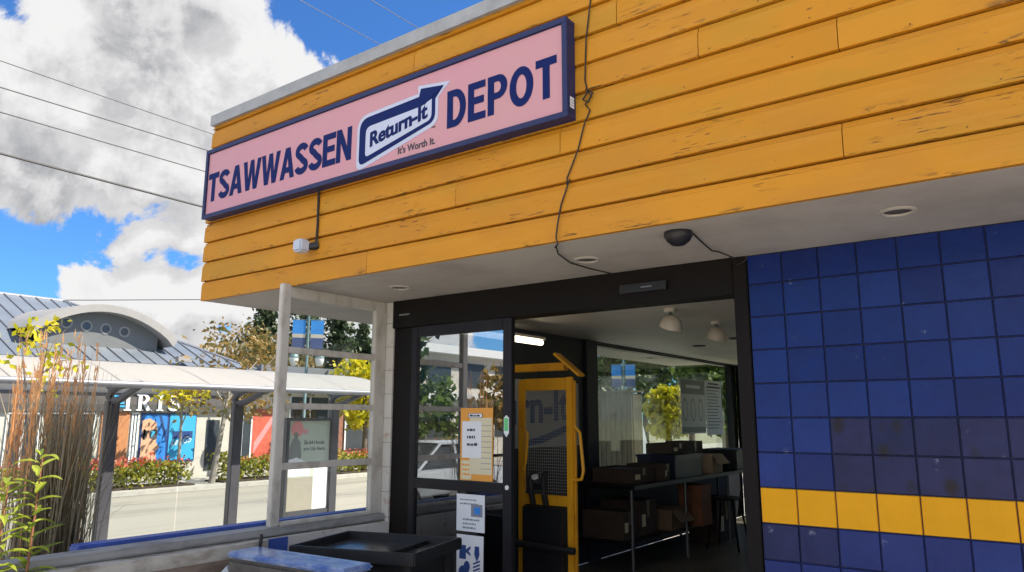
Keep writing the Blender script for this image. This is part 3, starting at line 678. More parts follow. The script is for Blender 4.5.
for sx in (-1, 1):
    for sy in (-1, 1): MB().mat('rubber').lathe([(0, -.02), (.045, -.02), (.045, .02), (0, .02)], n=14, T=T @ Matrix.Translation((sx*.40, sy*.06, .045)) @ Matrix.Rotation(PI/2, 4, 'X')).build('wheel', bb)

# ------------------------------------------------------------------ posters on the door
def poster(name, label, x0, x1, z0, z1, y, key, draw=None, group=None):
    mb = MB().mat(key).box(x0, x1, y, y+.0015, z0, z1)
    if draw: draw(mb)
    return tag(mb.build(name), label, 'poster', group)
def bars(mb, key, x0, x1, z, h, y, n, dz):
    mb.mat(key)
    for i in range(n):
        x = x0
        xe = x1-random.uniform(0, .25)*(x1-x0)
        while x < xe:
            w = random.uniform(.012, .035); mb.box(x, min(x+w, xe), y-.0006, y, z-i*dz, z-i*dz+h*random.uniform(.75, 1)); x += w+.006
def dr(mb):
    y = .0054
    mb.mat('creampaper').box(-2.21, -1.995, y-.0012, y, 1.18, 1.60)
    for k in range(9): mb.mat('greyprint').box(-2.10, -2.0, y-.002, y-.0013, 1.22+k*.04, 1.224+k*.04)
    mb.mat('paper').box(-2.285, -2.095, y-.003, y-.0022, 1.30, 1.575)
    mb.mat('print').box(-2.225, -2.085, y-.0036, y-.003, 1.60, 1.635); mb.mat('paper').box(-2.22, -2.09, y-.0042, y-.0037, 1.603, 1.632)
    bars(mb, 'print', -2.21, -2.10, 1.61, .016, y-.0043, 1, .02)
    for k, w in enumerate((.09, .08, .095)): bars(mb, 'print', -2.235-.0, -2.235+w*1.15, 1.50-k*.055, .022, y-.0031, 1, .03)
    mb.mat('creampaper').box(-2.29, -2.19, y-.003, y-.0022, 1.14, 1.28); bars(mb, 'orangepaper', -2.28, -2.20, 1.24, .018, y-.0031, 3, .035)
poster('poster', 'orange bordered notice with a white sheet taped to the upper door glass', -2.304, -1.987, 1.132, 1.675, .0054, 'orangepaper', dr)
def dr2(mb):
    y = .0054; bars(mb, 'greyprint', -2.30, -2.09, .985, .012, y, 2, .03)
    mb.mat('greyprint').box(-2.19, -2.08, y-.0008, y, .87, .96); mb.mat('posterblue').box(-2.16, -2.10, y-.0016, y-.0009, .89, .94)
    bars(mb, 'greyprint', -2.27, -2.10, .84, .014, y, 3, .03)
poster('poster', 'white printed sheet on the lower door glass, upper of two', -2.333, -2.06, .76, 1.03, .0054, 'paper', dr2)
def dr3(mb):
    y = .0054
    mb.mat('posternavy').box(-2.30, -2.235, y-.0008, y, .56, .66)
    mb.prism([(-2.235, .63), (-2.19, .66), (-2.19, .64), (-2.21, .62), (-2.19, .60), (-2.19, .585), (-2.235, .61)], 'y', y-.0008, y)
    mb.prism(arc(-2.255, .47, .05, .045, 0, 360, 18)[:-1], 'y', y-.0008, y); mb.prism(arc(-2.225, .51, .03, .04, 0, 360, 14)[:-1], 'y', y-.0016, y-.0009)
    mb.prism([(-2.15, .66), (-2.11, .66), (-2.105, .60), (-2.13, .55), (-2.155, .60)], 'y', y-.0008, y)
    for k in range(4): mb.prism([(-2.165, .54-k*.025), (-2.10, .565-k*.025), (-2.10, .552-k*.025), (-2.165, .527-k*.025)], 'y', y-.0008, y)
poster('poster', 'white sheet with navy container pictures low on the door glass', -2.328, -2.07, .40, .735, .0054, 'paper', dr3)

# ------------------------------------------------------------------ interior things
st = thing('pallet_stacker', 'yellow pallet stacker with wire mesh guard inside the doorway', 'pallet stacker', (-2.16, 1.1, 0))
X0, X1 = -2.44, -1.88
mb = MB().mat('yellowsteel'); mb.box(X0, X0+.058, .96, 1.0, .10, 1.94); mb.box(X0-.02, X0, .98, 1.02, .10, 1.90); mb.build('mast', st, bevel=.006)
mb = MB().mat('yellowsteel'); mb.box(X1-.06, X1, .96, 1.0, .10, 1.95); mb.box(X1, X1+.012, .98, 1.02, .10, 1.92); mb.build('mast', st, bevel=.006)
for zc0, zc1 in ((1.84, 1.945), (.87, .955)): MB().mat('yellowsteel').box(X0+.058, X1-.06, .965, .995, zc0, zc1).build('crossbar', st, bevel=.005)
mb = MB().mat('yellowsteel')
mb.box(-2.62, -2.06, 1.12, 1.20, 2.02, 2.09); mb.box(-.165, .165, -.05, .05, -.012, .012, Matrix.Translation((-1.985, 1.09, 2.065)) @ Matrix.Rotation(math.radians(38), 4, 'Y')); mb.build('top_guard', st, bevel=.003)
mb = MB().mat('mesh')
for k in range(1, 21): mb.box(X0+.058+k*.021, X0+.0598+k*.021, 1.0, 1.0015, .955, 1.84)
for k in range(1, 36): mb.box(X0+.058, X1-.06, 1.002, 1.0035, .955+k*.025, .9578+k*.025)
mb.build('mesh_guard', st)
mb = MB().mat('yellowsteel'); mb.tube([(X1+.01, .97, 1.54), (X1+.07, .97, 1.48), (X1+.10, .97, 1.17), (X1+.08, .97, 1.10), (X1, .97, 1.09)], .014, 8); mb.build('handle', st, smooth=True)
mb = MB().mat('yellowsteel'); mb.tube([(X0+.1, .95, 1.48), (X0+.13, .92, 1.45), (X0+.12, .90, 1.22), (X0+.08, .92, 1.16)], .012, 8); mb.build('handle', st, smooth=True)
mb = MB().mat('black'); mb.tube([(-2.24, .90, .88), (-2.24, .87, .98), (-2.235, .86, 1.10), (-2.23, .90, 1.15)], .026, 8); mb.tube([(-2.11, .90, .88), (-2.11, .87, .98), (-2.105, .86, 1.10), (-2.11, .90, 1.15)], .026, 8); mb.box(-2.25, -2.12, .86, .92, 1.0, 1.05); mb.build('tiller', st, smooth=True)
MB().mat('lens').tube([(-2.185, .85, 1.10), (-2.185, .84, 1.12)], .03, 10).build('gauge', st)
mb = MB().mat('black').box(X0+.08, X1-.08, .90, 1.10, .12, .86); mb.build('battery_box', st, bevel=.01)
mb = MB().mat('black').tube([(-2.55, .84, .56), (-1.80, .84, .545)], .03, 8); mb.build('push_bar', st)
for x in (-2.36, -1.95):
    MB().mat('yellowsteel').box(x-.05, x+.05, .20, .96, .04, .09).build('fork', st, bevel=.006)
for x in (-2.40, -1.91): MB().mat('rubber').lathe([(0, -.03), (.05, -.03), (.05, .03), (0, .03)], n=16, T=Matrix.Translation((x, 1.02, .05)) @ Matrix.Rotation(PI/2, 4, 'Y')).build('wheel', st)
wb = MB().mat('greypaper').box(-3.028, -3.02, .7, 2.95, 1.30, 2.0)
wb.mat('posternavy'); fnb = lambda u, v, w: (-3.0185-(.0008 if w < 0 else 0), u, v)
put2d(wb, text_mesh('Return-It', .002, .03), fnb, (.72, 2.74, 1.48, 1.84), .05)
wb.prism([(1.8, 1.36), (2.2, 1.42), (2.9, 1.58), (2.9, 1.50), (2.2, 1.34), (1.8, 1.31)], 'x', -3.0195, -3.018)
tag(wb.build('wall_board'), 'white board with dark Return-It lettering on the dark inside wall', 'sign')
tb = thing('tube_light', 'lit fluorescent tube on the dark inside wall above the stacker', 'tube light', (-2.7, 1.1, 2.36))
MB().mat('tube').tube([(-2.66, .42, 2.345), (-2.66, 1.66, 2.345)], .026, 12).build('tube', tb, smooth=True)
MB().mat('ceil').box(-2.70, -2.62, .40, 1.68, 2.375, 2.40).build('fitting', tb)
def globe(x, y, lab):
    g = thing('ceiling_lamp', lab, 'ceiling lamp', (x, y, IZ), 0, 'white dome lamps on the inside ceiling')
    MB().mat('globe').tube([(x, y, IZ), (x, y, IZ-.03)], .05, 16).build('ceiling_plate', g, smooth=True)
    MB().mat('steel').tube([(x, y, IZ-.03), (x+.01, y-.01, IZ-.07)], .018, 10).build('stem', g)
    Tm = Matrix.Translation((x+.02, y-.02, IZ-.13)) @ Matrix.Rotation(.45, 4, Vector((.6, .8, 0)))
    MB().mat('globe').lathe([(.0, .065), (.04, .06), (.075, .035), (.098, -.01), (.10, -.04), (.085, -.045), (.03, -.05), (0, -.05)], n=28, T=Tm).build('lamp_shade', g, smooth=True)
globe(-1.154, 1.41, 'white dome ceiling lamp tilted, nearer the door header')
globe(-1.147, 2.45, 'white dome ceiling lamp on a short stem, nearer the blue wall edge')
for x, y, lab in ((-2.2, 4.6, 'small flush disc on the inside ceiling, nearer the side window'), (-1.5, 4.0, 'small flush disc on the inside ceiling, between lamp and window')):
    tag(MB().mat('bindark').lathe([(.0, 0), (.085, 0), (.08, -.012), (0, -.012)], (x, y, IZ), 20).build('ceiling_disc'), lab, 'downlight')
tbl = thing('sorting_table', 'long dark steel sorting table along the side window with loaded lower shelf', 'table', (-2.6, 4.9, 0))
MB().mat('blackmetal').box(-3.0, -2.2, 2.68, 7.0, .86, .90).build('tabletop', tbl, bevel=.004)
MB().mat('legsteel').box(-2.205, -2.19, 2.68, 7.0, .865, .905).build('edge_trim', tbl)
for y in (2.72, 4.1, 5.5, 6.95):
    for x in (-2.95, -2.25): MB().mat('legsteel').tube([(x, y, 0), (x, y, .86)], .02, 8).build('leg', tbl)
MB().mat('blackmetal').box(-2.95, -2.25, 2.72, 5.0, .30, .325).build('shelf', tbl)
def crate(name, label, cat, x0, x1, y0, y1, z0, z1, key, flaps=False, rz=0, rim=False):
    c = thing(name, label, cat, ((x0+x1)/2, (y0+y1)/2, z0), 0)
    Tm = Matrix.Translation(((x0+x1)/2, (y0+y1)/2, z0)) @ Matrix.Rotation(rz, 4, 'Z'); w, d, h = (x1-x0)/2, (y1-y0)/2, z1-z0
    mb = MB().mat(key)
    t = .008
    mb.box(-w, w, -d, d, 0, t, Tm); mb.box(-w, w, -d, -d+t, t, h, Tm); mb.box(-w, w, d-t, d, t, h, Tm); mb.box(-w, -w+t, -d+t, d-t, t, h, Tm); mb.box(w-t, w, -d+t, d-t, t, h, Tm)
    if not flaps: mb.box(-w+t, w-t, -d+t, d-t, h-.03, h-.02, Tm)
    mb.build('body', c)
    if flaps:
        for s in (-1, 1):
            Tf = Tm @ Matrix.Translation((0, s*d, h)) @ Matrix.Rotation(s*2.3, 4, 'X')
            MB().mat(key).box(-w, w, -.003, .003, .0, d*.9, Tf).build('flap', c)
        for s in (-1, 1):
            Tf = Tm @ Matrix.Translation((s*w, 0, h)) @ Matrix.Rotation(-s*2.4*-1, 4, 'Y')
            MB().mat(key).box(-.003, .003, -d, d, .0, w*.9, Tf).build('flap', c)
    if 'card' in key: MB().mat('tape').box(w, w+.0015, -.03, .03, h*.5, h-.001, Tm).build('tape', c)
    if 'card' in key and not flaps: MB().mat('creampaper').box(w+.0002, w+.0018, -d*.8, -d*.35, h*.25, h*.6, Tm).build('label', c)
    if rim: MB().mat(key).box(-w-.015, w+.015, -d-.015, d+.015, h-.03, h, Tm).build('rim', c, bevel=.006)
    return c
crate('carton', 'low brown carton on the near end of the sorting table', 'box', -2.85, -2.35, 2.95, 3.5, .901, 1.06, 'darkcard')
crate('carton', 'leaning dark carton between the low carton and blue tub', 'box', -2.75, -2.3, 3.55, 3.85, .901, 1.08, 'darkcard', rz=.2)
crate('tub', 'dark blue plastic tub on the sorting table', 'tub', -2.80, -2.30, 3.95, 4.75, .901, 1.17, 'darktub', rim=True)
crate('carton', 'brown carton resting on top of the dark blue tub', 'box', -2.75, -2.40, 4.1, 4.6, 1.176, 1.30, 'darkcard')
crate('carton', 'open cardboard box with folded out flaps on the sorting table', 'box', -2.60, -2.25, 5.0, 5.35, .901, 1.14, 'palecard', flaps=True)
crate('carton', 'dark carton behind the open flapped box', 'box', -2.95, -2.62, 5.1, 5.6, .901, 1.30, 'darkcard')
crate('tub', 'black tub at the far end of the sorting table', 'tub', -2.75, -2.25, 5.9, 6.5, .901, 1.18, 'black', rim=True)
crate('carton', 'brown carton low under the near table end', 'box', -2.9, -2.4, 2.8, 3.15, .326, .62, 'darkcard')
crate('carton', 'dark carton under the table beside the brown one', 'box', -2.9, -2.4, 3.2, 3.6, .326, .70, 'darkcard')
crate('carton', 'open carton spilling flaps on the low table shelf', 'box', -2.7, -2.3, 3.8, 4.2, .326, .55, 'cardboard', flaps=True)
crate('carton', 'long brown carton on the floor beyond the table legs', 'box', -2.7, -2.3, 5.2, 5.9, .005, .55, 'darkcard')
crate('drum', 'rusty orange bin standing under the table', 'bin', -2.45, -2.15, 4.35, 4.65, .326, .80, 'rust', rim=True)
ch = thing('folding_stand', 'dark folding stand with splayed legs before the table', 'stand', (-2.05, 4.9, 0))
MB().mat('blackmetal').box(-2.2, -1.9, 4.75, 5.05, .60, .63).build('seat', ch)
for sx, sy in ((-1, -1), (1, -1), (-1, 1), (1, 1)): MB().mat('blackmetal').tube([(-2.05+sx*.12, 4.9+sy*.12, .60), (-2.05+sx*.2, 4.9+sy*.2, .005)], .014, 6).build('leg', ch)
def wposter(name, label, y0, y1, z0, z1, draw):
    mb = MB().mat('paper').box(-3.115, -3.112, y0, y1, z0, z1); draw(mb); return tag(mb.build(name), label, 'poster')
def w1(mb):
    x = -3.1115
    mb.mat('adgrey').box(x, x+.001, 6.06, 6.98, 1.98, 2.20); mb.box(x, x+.001, 6.06, 6.98, 1.40, 1.48)
    mb.mat('paper').box(x+.0015, x+.002, 6.25, 6.8, 2.07, 2.12)
    for k, yy in enumerate((6.2, 6.5, 6.8)):
        mb.mat('greyprint')
        o = arc(yy, 1.74, .09, .17, 0, 360, 20)[:-1]; i = arc(yy, 1.74, .075, .15, 0, 360, 20)[:-1]
        mb.add([(x+.001, p[0], p[1]) for p in o+i], [(j, (j+1) % 20, 20+(j+1) % 20, 20+j) for j in range(20)])
def w2(mb):
    x = -3.1115; mb.mat('greyprint')
    for k in range(13): mb.box(x, x+.001, 7.08, 7.08+random.uniform(.4, .58), 1.45+k*.05, 1.465+k*.05)
    mb.mat('print').box(x, x+.001, 7.08, 7.66, 2.10, 2.125); mb.box(x, x+.001, 7.15, 7.6, 2.155, 2.18)
wposter('poster', 'pale information poster with grey band and container outlines in the side window', 6.05, 6.99, 1.38, 2.21, w1)
wposter('poster', 'white text poster right of the container poster in the side window', 7.03, 7.72, 1.35, 2.22, w2)

# ------------------------------------------------------------------ vegetation helpers
def leafquad(mb, p, s, asp=1.6):
    n = Vector((random.gauss(0, 1), random.gauss(0, 1), random.gauss(.4, 1))).normalized(); a = n.orthogonal().normalized(); a = Matrix.Rotation(random.uniform(0, 6.28), 3, n) @ a; b = n.cross(a)
    s *= random.uniform(.6, 1.3)
    a = a*s*asp/2; b = b*s/2
    mb.add([p-a, p-b*.9+a*.1, p+a, p+b*.9+a*.1], [(0, 1, 2, 3)])
def crown(mb, c, rad, nclump, nleaf, ls, cl=.3, rnd=None, hollow=.35):
    c = Vector(c)
    for i in range(nclump):
        while True:
            d = Vector((random.uniform(-1, 1), random.uniform(-1, 1), random.uniform(-1, 1)))
            if hollow < d.length < 1: break
        p = c+Vector((d.x*rad[0], d.y*rad[1], d.z*rad[2])); cs = cl*random.uniform(.6, 1.4)
        for k in range(nleaf):
            q = p+Vector((random.gauss(0, cs*.5), random.gauss(0, cs*.5), random.gauss(0, cs*.35)))
            leafquad(mb, q, ls)
def tree(name, label, loc, H, rad, leaf, cz=None, trunk_r=.09, ncl=60, nl=30, ls=.16, lean=(0, 0), cat='tree', group=None, bark='bark', cl=None):
    t = thing(name, label, cat, loc, 0, group); x, y, z0 = loc
    cz = cz or H-rad[2]; top = Vector((x+lean[0], y+lean[1], z0+cz))
    mb = MB().mat(bark); base = Vector((x, y, z0))
    mb.tube([base, base.lerp(top, .35)+Vector((random.uniform(-.05, .05), random.uniform(-.05, .05), 0)), base.lerp(top, .7), top], [trunk_r*1.25, trunk_r, trunk_r*.75, trunk_r*.4], 8)
    for k in range(7):
        an = k*2.4+random.random(); s0 = base.lerp(top, random.uniform(.55, .98)); e = top+Vector((math.cos(an)*rad[0]*.75, math.sin(an)*rad[1]*.75, random.uniform(-.3, .6)*rad[2]))
        mb.tube([s0, s0.lerp(e, .5)+Vector((0, 0, .12*rad[2])), e], [trunk_r*.45, trunk_r*.28, trunk_r*.1], 5)
    mb.build('trunk', t, smooth=True)
    mb = MB().mat(leaf); crown(mb, top, rad, ncl, nl, ls, cl or max(rad)*.28); mb.build('crown', t)
    return t
def conifer(label, loc, H, R, n=26, ls=.5, dens=1.0):
    t = thing('conifer_tree', label, 'tree', loc, 0, 'dark conifers beyond the street'); x, y, z0 = loc
    MB().mat('bark').tube([(x, y, z0), (x, y, z0+H*.6), (x, y, z0+H)], [.28, .16, .03], 8).build('trunk', t, smooth=True)
    mb = MB().mat('conifer')
    for i in range(n):
        f = i/(n-1); zz = z0+H*(.16+.83*f); rr = R*(1-f)**.8+.25
        nb = int((5+5*(1-f)))
        for k in range(nb):
            an = random.uniform(0, 2*PI); L = rr*random.uniform(.55, 1.1)
            for j in range(int(11*dens)):
                u = (j+.5)/(11*dens); p = Vector((x+math.cos(an)*L*u, y+math.sin(an)*L*u, zz-.35*L*u+.12*L*u*u))
                for q in range(2): leafquad(mb, p+Vector((random.gauss(0, .16), random.gauss(0, .16), random.gauss(0, .10))), ls*(1-.35*u), 1.8)
    mb.build('crown', t)
    return t

GZ = -.42
# ornamental grass in the planter
og = thing('ornamental_grass', 'tall clump of dry brown ornamental grass behind the ledge', 'grass clump', (-3.95, -2.05, .45))
mb = MB().mat('drygrass')
def blade(mb, base, az, ln, bend, w):
    d = Vector((math.cos(az), math.sin(az), 0)); side = Vector((-d.y, d.x, 0)); n = 6; L = []
    for i in range(n+1):
        u = i/n; p = base+d*(bend*u*u)+Vector((0, 0, ln*(u-.28*u*u*min(1, bend/max(ln, .01))*1.2))); ww = w*(1-u)**.6+.0008
        L.append((p-side*ww, p+side*ww))
    vs = [a for pr in L for a in pr]; mb.add(vs, [(2*i, 2*i+1, 2*i+3, 2*i+2) for i in range(n)])
for i in range(620):
    u = random.gauss(0, .10); base = Vector((-3.95+random.gauss(0, .08), -2.20+u, .45))
    blade(mb, base, random.choice((random.gauss(PI/2, .7), random.uniform(0, 6.28))), random.uniform(.7, 1.52), abs(random.gauss(0, .14))+.02+(.30 if random.random() < .10 else 0), random.uniform(.0028, .0055))
mb.build('blade_tuft', og)
mb = MB().mat('orangestalk')
for i in range(30):
    y = random.uniform(-2.50, -1.98); x = -4.0+random.gauss(0, .07); h = random.uniform(1.15, 1.72)
    az = random.uniform(0, 6.28); blade(mb, Vector((x, y, .5)), az, h, random.uniform(.02, .08), .004)
    for k in range(30):
        f = random.uniform(.48, .98); b0 = Vector((x+random.gauss(0, .005), y+random.gauss(0, .006), .5+h*f)); e0 = b0+Vector((random.gauss(0, .008), random.gauss(0, .010), random.uniform(.04, .10))); sd0 = Vector((.0035, .0035, 0))
        mb.add([b0, (b0+e0)/2+sd0, e0, (b0+e0)/2-sd0], [(0, 1, 2, 3)])
mb.build('seed_heads', og)
tag(MB().mat('soil').box(-4.38, -3.62, -7, -1.96, -.5, .46).build('planter_soil'), kind='structure')
lp = thing('leafy_plant', 'leafy green plant with narrow pointed leaves at the ledge end', 'plant', (-2.93, -2.73, 0))
def lance(p, az, ln, w, droop):
    d = Vector((math.cos(az), math.sin(az), 0)); s = Vector((-d.y, d.x, 0)); L = []
    for i in range(6):
        u = i/5; q = p+d*ln*u+Vector((0, 0, ln*(.55*u-droop*u*u))); ww = w*math.sin(PI*min(1, .08+u*.92))**.8
        L += [q-s*ww+Vector((0, 0, ww*.5)), q, q+s*ww+Vector((0, 0, ww*.5))]
    fs = []
    for i in range(5): fs += [(3*i, 3*i+1, 3*i+4, 3*i+3), (3*i+1, 3*i+2, 3*i+5, 3*i+4)]
    return L, fs
ms = MB().mat('stem'); ml = MB().mat('lance')
for (sx, sy, h) in ((-2.93, -2.72, 1.40), (-2.95, -2.86, 1.26)):
    ms.tube([(sx, sy, 0), (sx+.01, sy+.01, .7), (sx+.005, sy+.03, h)], [.010, .008, .003], 6)
    for k in range(44):
        f = k/43; zz = .45+f*(h-.45); ln = random.uniform(.17, .25)*(1-.40*f)
        L, fs = lance(Vector((sx+.005, sy+.02*f, zz)), k*2.4+random.uniform(-.3, .3), ln, .019, random.uniform(.1, .75)); ml.add(L, fs)
ms.build('stem', lp, smooth=True); ml.build('foliage', lp, smooth=True)

def hedge(label, y0, y1, h, x=-21.0, fl=.12):
    t = thing('flowering_hedge', label, 'hedge', (x, (y0+y1)/2, GZ), 0, 'clipped flowering hedges across the street')
    mb = MB().mat('hedge'); n = int(620*(y1-y0))
    for i in range(n):
        y = random.uniform(y0, y1); u = random.gauss(0, .32); hh = h*(.86+.2*math.sin(y*2.1)*math.sin(y*.7+1)); zz = GZ+.05+hh*random.random()**.7
        leafquad(mb, Vector((x+u, y, zz)), .085)
    mb.mat('flower')
    for i in range(int(n*fl)):
        y = random.choice((random.uniform(y0, y1), random.gauss((y0+y1)/2, (y1-y0)/7))); y = min(max(y, y0), y1)
        leafquad(mb, Vector((x+.3+random.gauss(0, .15), y, GZ+h*random.uniform(.72, 1.05))), .08, 1.2)
    mb.build('foliage', t)
    mb = MB().mat('soil').box(x-.55, x+.55, y0-.1, y1+.1, GZ-.1, GZ+.05); mb.build('soil_bed', t)
hedge('clipped hedge with many red flowers below the blue shop posters', 3.0, 8.6, .86)
hedge('short green hedge between the street tree and the shelter poster', 9.8, 12.4, .88, fl=.02)
hedge('red flowering hedge in front of the parked white car', 14.2, 21.5, .86, fl=.10)
hedge('hedge at the left picture edge behind the dry grass', -3.5, 2.4, .84, fl=.03)
tree('street_tree', 'slim grey street tree with thin yellow green crown before the optical shop', (-20.7, 9.42, GZ), 4.6, (1.5, 2.0, 1.45), 'autumn', 3.3, .085, 42, 17, .14, (0, .45), bark='greybark', group='street trees across the road', cl=.5)
tree('street_tree', 'street tree with yellow leaves in front of the shop sign', (-20.9, 8.35, GZ), 3.5, (.6, .75, .55), 'yellowleaf', 2.85, .05, 20, 16, .12, (0, .0), bark='greybark', group='street trees across the road', cl=.34)
tree('street_tree', 'bright yellow green tree right of the twin blue banners', tuple(atD(366, 400, 31)[:2])+(GZ,), 4.6, (1.4, 1.4, 1.5), 'yellowleaf', 3.1, .10, 60, 26, .20, (0, 0), group='street trees across the road')
tree('autumn_tree', 'olive brown autumn tree left of the timber screen', tuple(atD(243, 400, 36)[:2])+(GZ,), 6.5, (2.7, 2.7, 2.2), 'autumn', 4.2, .16, 90, 40, .15, group='autumn trees beyond the street')
tree('autumn_tree', 'sparse olive tree just behind the bus shelter roof end', tuple(atD(215, 400, 33)[:2])+(GZ,), 4.8, (2.0, 2.0, 1.2), 'autumn', 3.6, .12, 46, 32, .13, group='autumn trees beyond the street')
tree('autumn_tree', 'low olive brown tree behind the screen post', tuple(atD(285, 400, 34)[:2])+(GZ,), 5.0, (2.4, 2.4, 1.4), 'autumn', 3.3, .12, 60, 36, .14, group='autumn trees beyond the street')
for px, D, H, R, lab in ((262, 47, 9.8, 3.6, 'tall dark conifer left of the screen post'), (300, 52, 12.0, 3.9, 'tallest dark conifer behind the twin banners'), (336, 46, 9.2, 3.2, 'dark conifer right of the twin banners'), (362, 56, 9.0, 3.2, 'small conifer above the yellow green tree'), (395, 54, 10, 3.4, 'conifer hidden mostly by the white pier')):
    p = atD(px, 400, D); conifer(lab, (p[0], p[1], GZ), H, R, 26, .30)
# greenery seen through the interior side window
for px, D, H, rr, leaf, lab in ((605, 40, 8.5, (3.0, 3.0, 3.2), 'darkleaf', 'dark green tree behind the blue banners in the interior window'), (645, 44, 8.5, (3.2, 3.2, 3.0), 'darkleaf', 'green tree beyond the silver van in the interior window'), (667, 30, 3.4, (.8, .8, 1.0), 'yellowleaf', 'bright yellow tree seen through the interior window'), (690, 42, 9.0, (3.4, 3.4, 3.2), 'darkleaf', 'green tree behind the window posters'), (724, 32, 6.0, (1.5, 1.5, 2.3), 'greenleaf', 'yellow green tree right of the window posters'), (752, 34, 7.5, (2.6, 2.6, 3.0), 'darkleaf', 'green tree at the right edge of the doorway view'), (570, 46, 9.0, (3.2, 3.2, 3.4), 'darkleaf', 'green tree hidden behind the yellow stacker')):
    p = atD(px, 400, D); tree('broadleaf_tree', lab, (p[0], p[1], GZ), H, rr, leaf, H-rr[2]*1.05, .16, 80, 40, .22, group='trees seen through the interior window')

p = atD(38, 400, 8.6); tree('young_tree', 'thin young tree with a few yellow leaves above the orange seed heads', (p[0], p[1], GZ), 3.05, (.38, .42, .42), 'yellowleaf', 2.68, .018, 15, 9, .055, cl=.16)
for k, (x, y, H, r) in enumerate(((-1.5, 19, 5.5, 2.0), (3.0, 21, 6.5, 2.4), (-5.2, 22, 6.0, 2.1), (7.5, 18, 5.0, 2.0))):
    tree('broadleaf_tree', ('dark tree behind the depot, nearest the back window corner', 'tall dark tree behind the depot back wall', 'dark tree behind the depot, left of the back window corner', 'dark tree behind the depot, farthest right')[k], (x, y, GZ), H, (r, r, r*.95), 'darkleaf', H-r, .13, 70, 34, .22, group='trees behind the depot')
# ------------------------------------------------------------------ bus shelter
bs = thing('bus_shelter', 'bus shelter with pale translucent canopy and dark posts beyond the low wall', 'bus shelter', (-8.6, 1.6, GZ))
SX = -8.5; SP = -9.3; ytube0, ytube1 = -2.2, 5.6
mb = MB().mat('shtube').tube([(SX, ytube0, 2.04), (SX, ytube1, 2.06)], .045, 14); mb.build('gutter_tube', bs, smooth=True)
mb = MB().mat('shroof')
prof = [(SX-.02+(-1.75*u), 2.07+.37*math.sin(u*PI*.52)) for u in [i/8 for i in range(9)]]
for y0 in [ytube0+i*1.3 for i in range(6)]:
    y1 = y0+1.285
    vs = []
    for (x, zz) in prof: vs += [(x, y0, zz), (x, y1, zz)]
    n = len(prof); vs += [(a[0], a[1], a[2]+.012) for a in vs]
    fs = [(2*i, 2*i+1, 2*i+3, 2*i+2) for i in range(n-1)]+[(2*n+2*i, 2*n+2*i+2, 2*n+2*i+3, 2*n+2*i+1) for i in range(n-1)]
    mb.add(vs, fs)
mb.mat('shmetal')
for i in range(7):
    y = ytube0+i*1.3-.008
    mb.tube([(x, y, zz-.012) for x, zz in prof], .024, 6)
mb.build('canopy', bs)
MB().mat('shtube').tube([(SX-1.80, ytube0, 2.42), (SX-1.80, ytube1, 2.43)], .04, 10).build('edge_tube', bs, smooth=True)
for y in (-1.32, .67, 2.66, 4.66):
    z1 = 1.84
    MB().mat('shmetal').box(SP-.06, SP+.06, y-.085, y+.085, GZ, z1).build('post', bs, bevel=.01)
    mb = MB().mat('shmetal')
    mb.tube([(SP, y, z1-.03), (SP-.06, y-.02, z1+.07), (SP+.02, y-.01, z1+.16), (SP+.22, y, 2.05), (SP+.76, y, 2.06)], [.06, .06, .055, .05, .045], 8)
    mb.tube([(SP+.02, y, z1-.01), (SP+.22, y+.01, z1+.03), (SP+.50, y, z1+.12), (SP+.76, y, 2.04)], [.06, .055, .05, .04], 8)
    mb.tube([(SP, y, z1+.12), (SP-.4, y, 2.20), (SP-.9, y, 2.38)], [.045, .04, .03], 8)
    mb.build('arm', bs, smooth=True)
for y0, y1 in ((-1.22, .57), (.77, 1.74), (1.76, 2.56), (2.76, 3.56)):
    MB().mat('shelterglass').box(SP-.02, SP-.012, y0, y1, GZ+.25, 1.80).build('glass_panel', bs)
MB().mat('shmetal').box(SP-.03, SP, -1.22, 3.56, GZ+.20, GZ+.25).build('bottom_rail', bs)
ad = MB().mat('shmetal')
ad.box(SP-.10, SP+.04, 2.92, 2.98, GZ, 1.62); ad.box(SP-.10, SP+.04, 3.84, 3.88, GZ, 1.62); ad.box(SP-.10, SP+.04, 2.98, 3.84, 1.565, 1.62); ad.box(SP-.10, SP+.04, 2.98, 3.84, -.10, .04)
ad.v = [(p[0], 3.62+(p[1]-2.92)*1.075, p[2]) for p in ad.v]
adp = ad.build('advert_panel', bs, bevel=.006)
pm = MB().mat('adgreen').box(SP-.02, SP+.01, 2.98, 3.84, .04, 1.565)
xx = SP+.0105
fna = lambda u, v, w: (xx+.0008+(.0008 if w > 0 else 0), u, v)
pm.mat('adpink'); pm.prism([(a[0], a[1]) for a in arc(3.14, 1.42, .12, .14, 0, 360, 20)[:-1]], 'x', xx, xx+.001)
pm.prism(arc(3.30, 1.38, .05, .04, 0, 360, 10)[:-1], 'x', xx+.0012, xx+.002)
pm.mat('adgrey'); pm.prism([(2.99, .86), (3.0, 1.1), (3.05, 1.24), (3.09, 1.28), (3.07, 1.34), (3.12, 1.38), (3.17, 1.33), (3.15, 1.27), (3.21, 1.2), (3.24, .98), (3.22, .86)], 'x', xx+.0022, xx+.003)
pm.mat('adwhite'); pm.prism([(2.985, .62), (2.985, .90), (3.15, .94), (3.34, .86), (3.42, .76), (3.42, .62)], 'x', xx+.0032, xx+.004)
pm.box(xx, xx+.002, 3.50, 3.80, .045, .74)
pm.mat('asphalt'); pm.box(xx+.0042, xx+.005, 2.985, 3.49, .045, .60)
pm.mat('print'); put2d(pm, text_mesh('36-64 Hunds', .001, .006), fna, (3.28, 3.70, 1.155, 1.225)); put2d(pm, text_mesh('are Lily feets', .001, .006), fna, (3.28, 3.72, 1.035, 1.115))
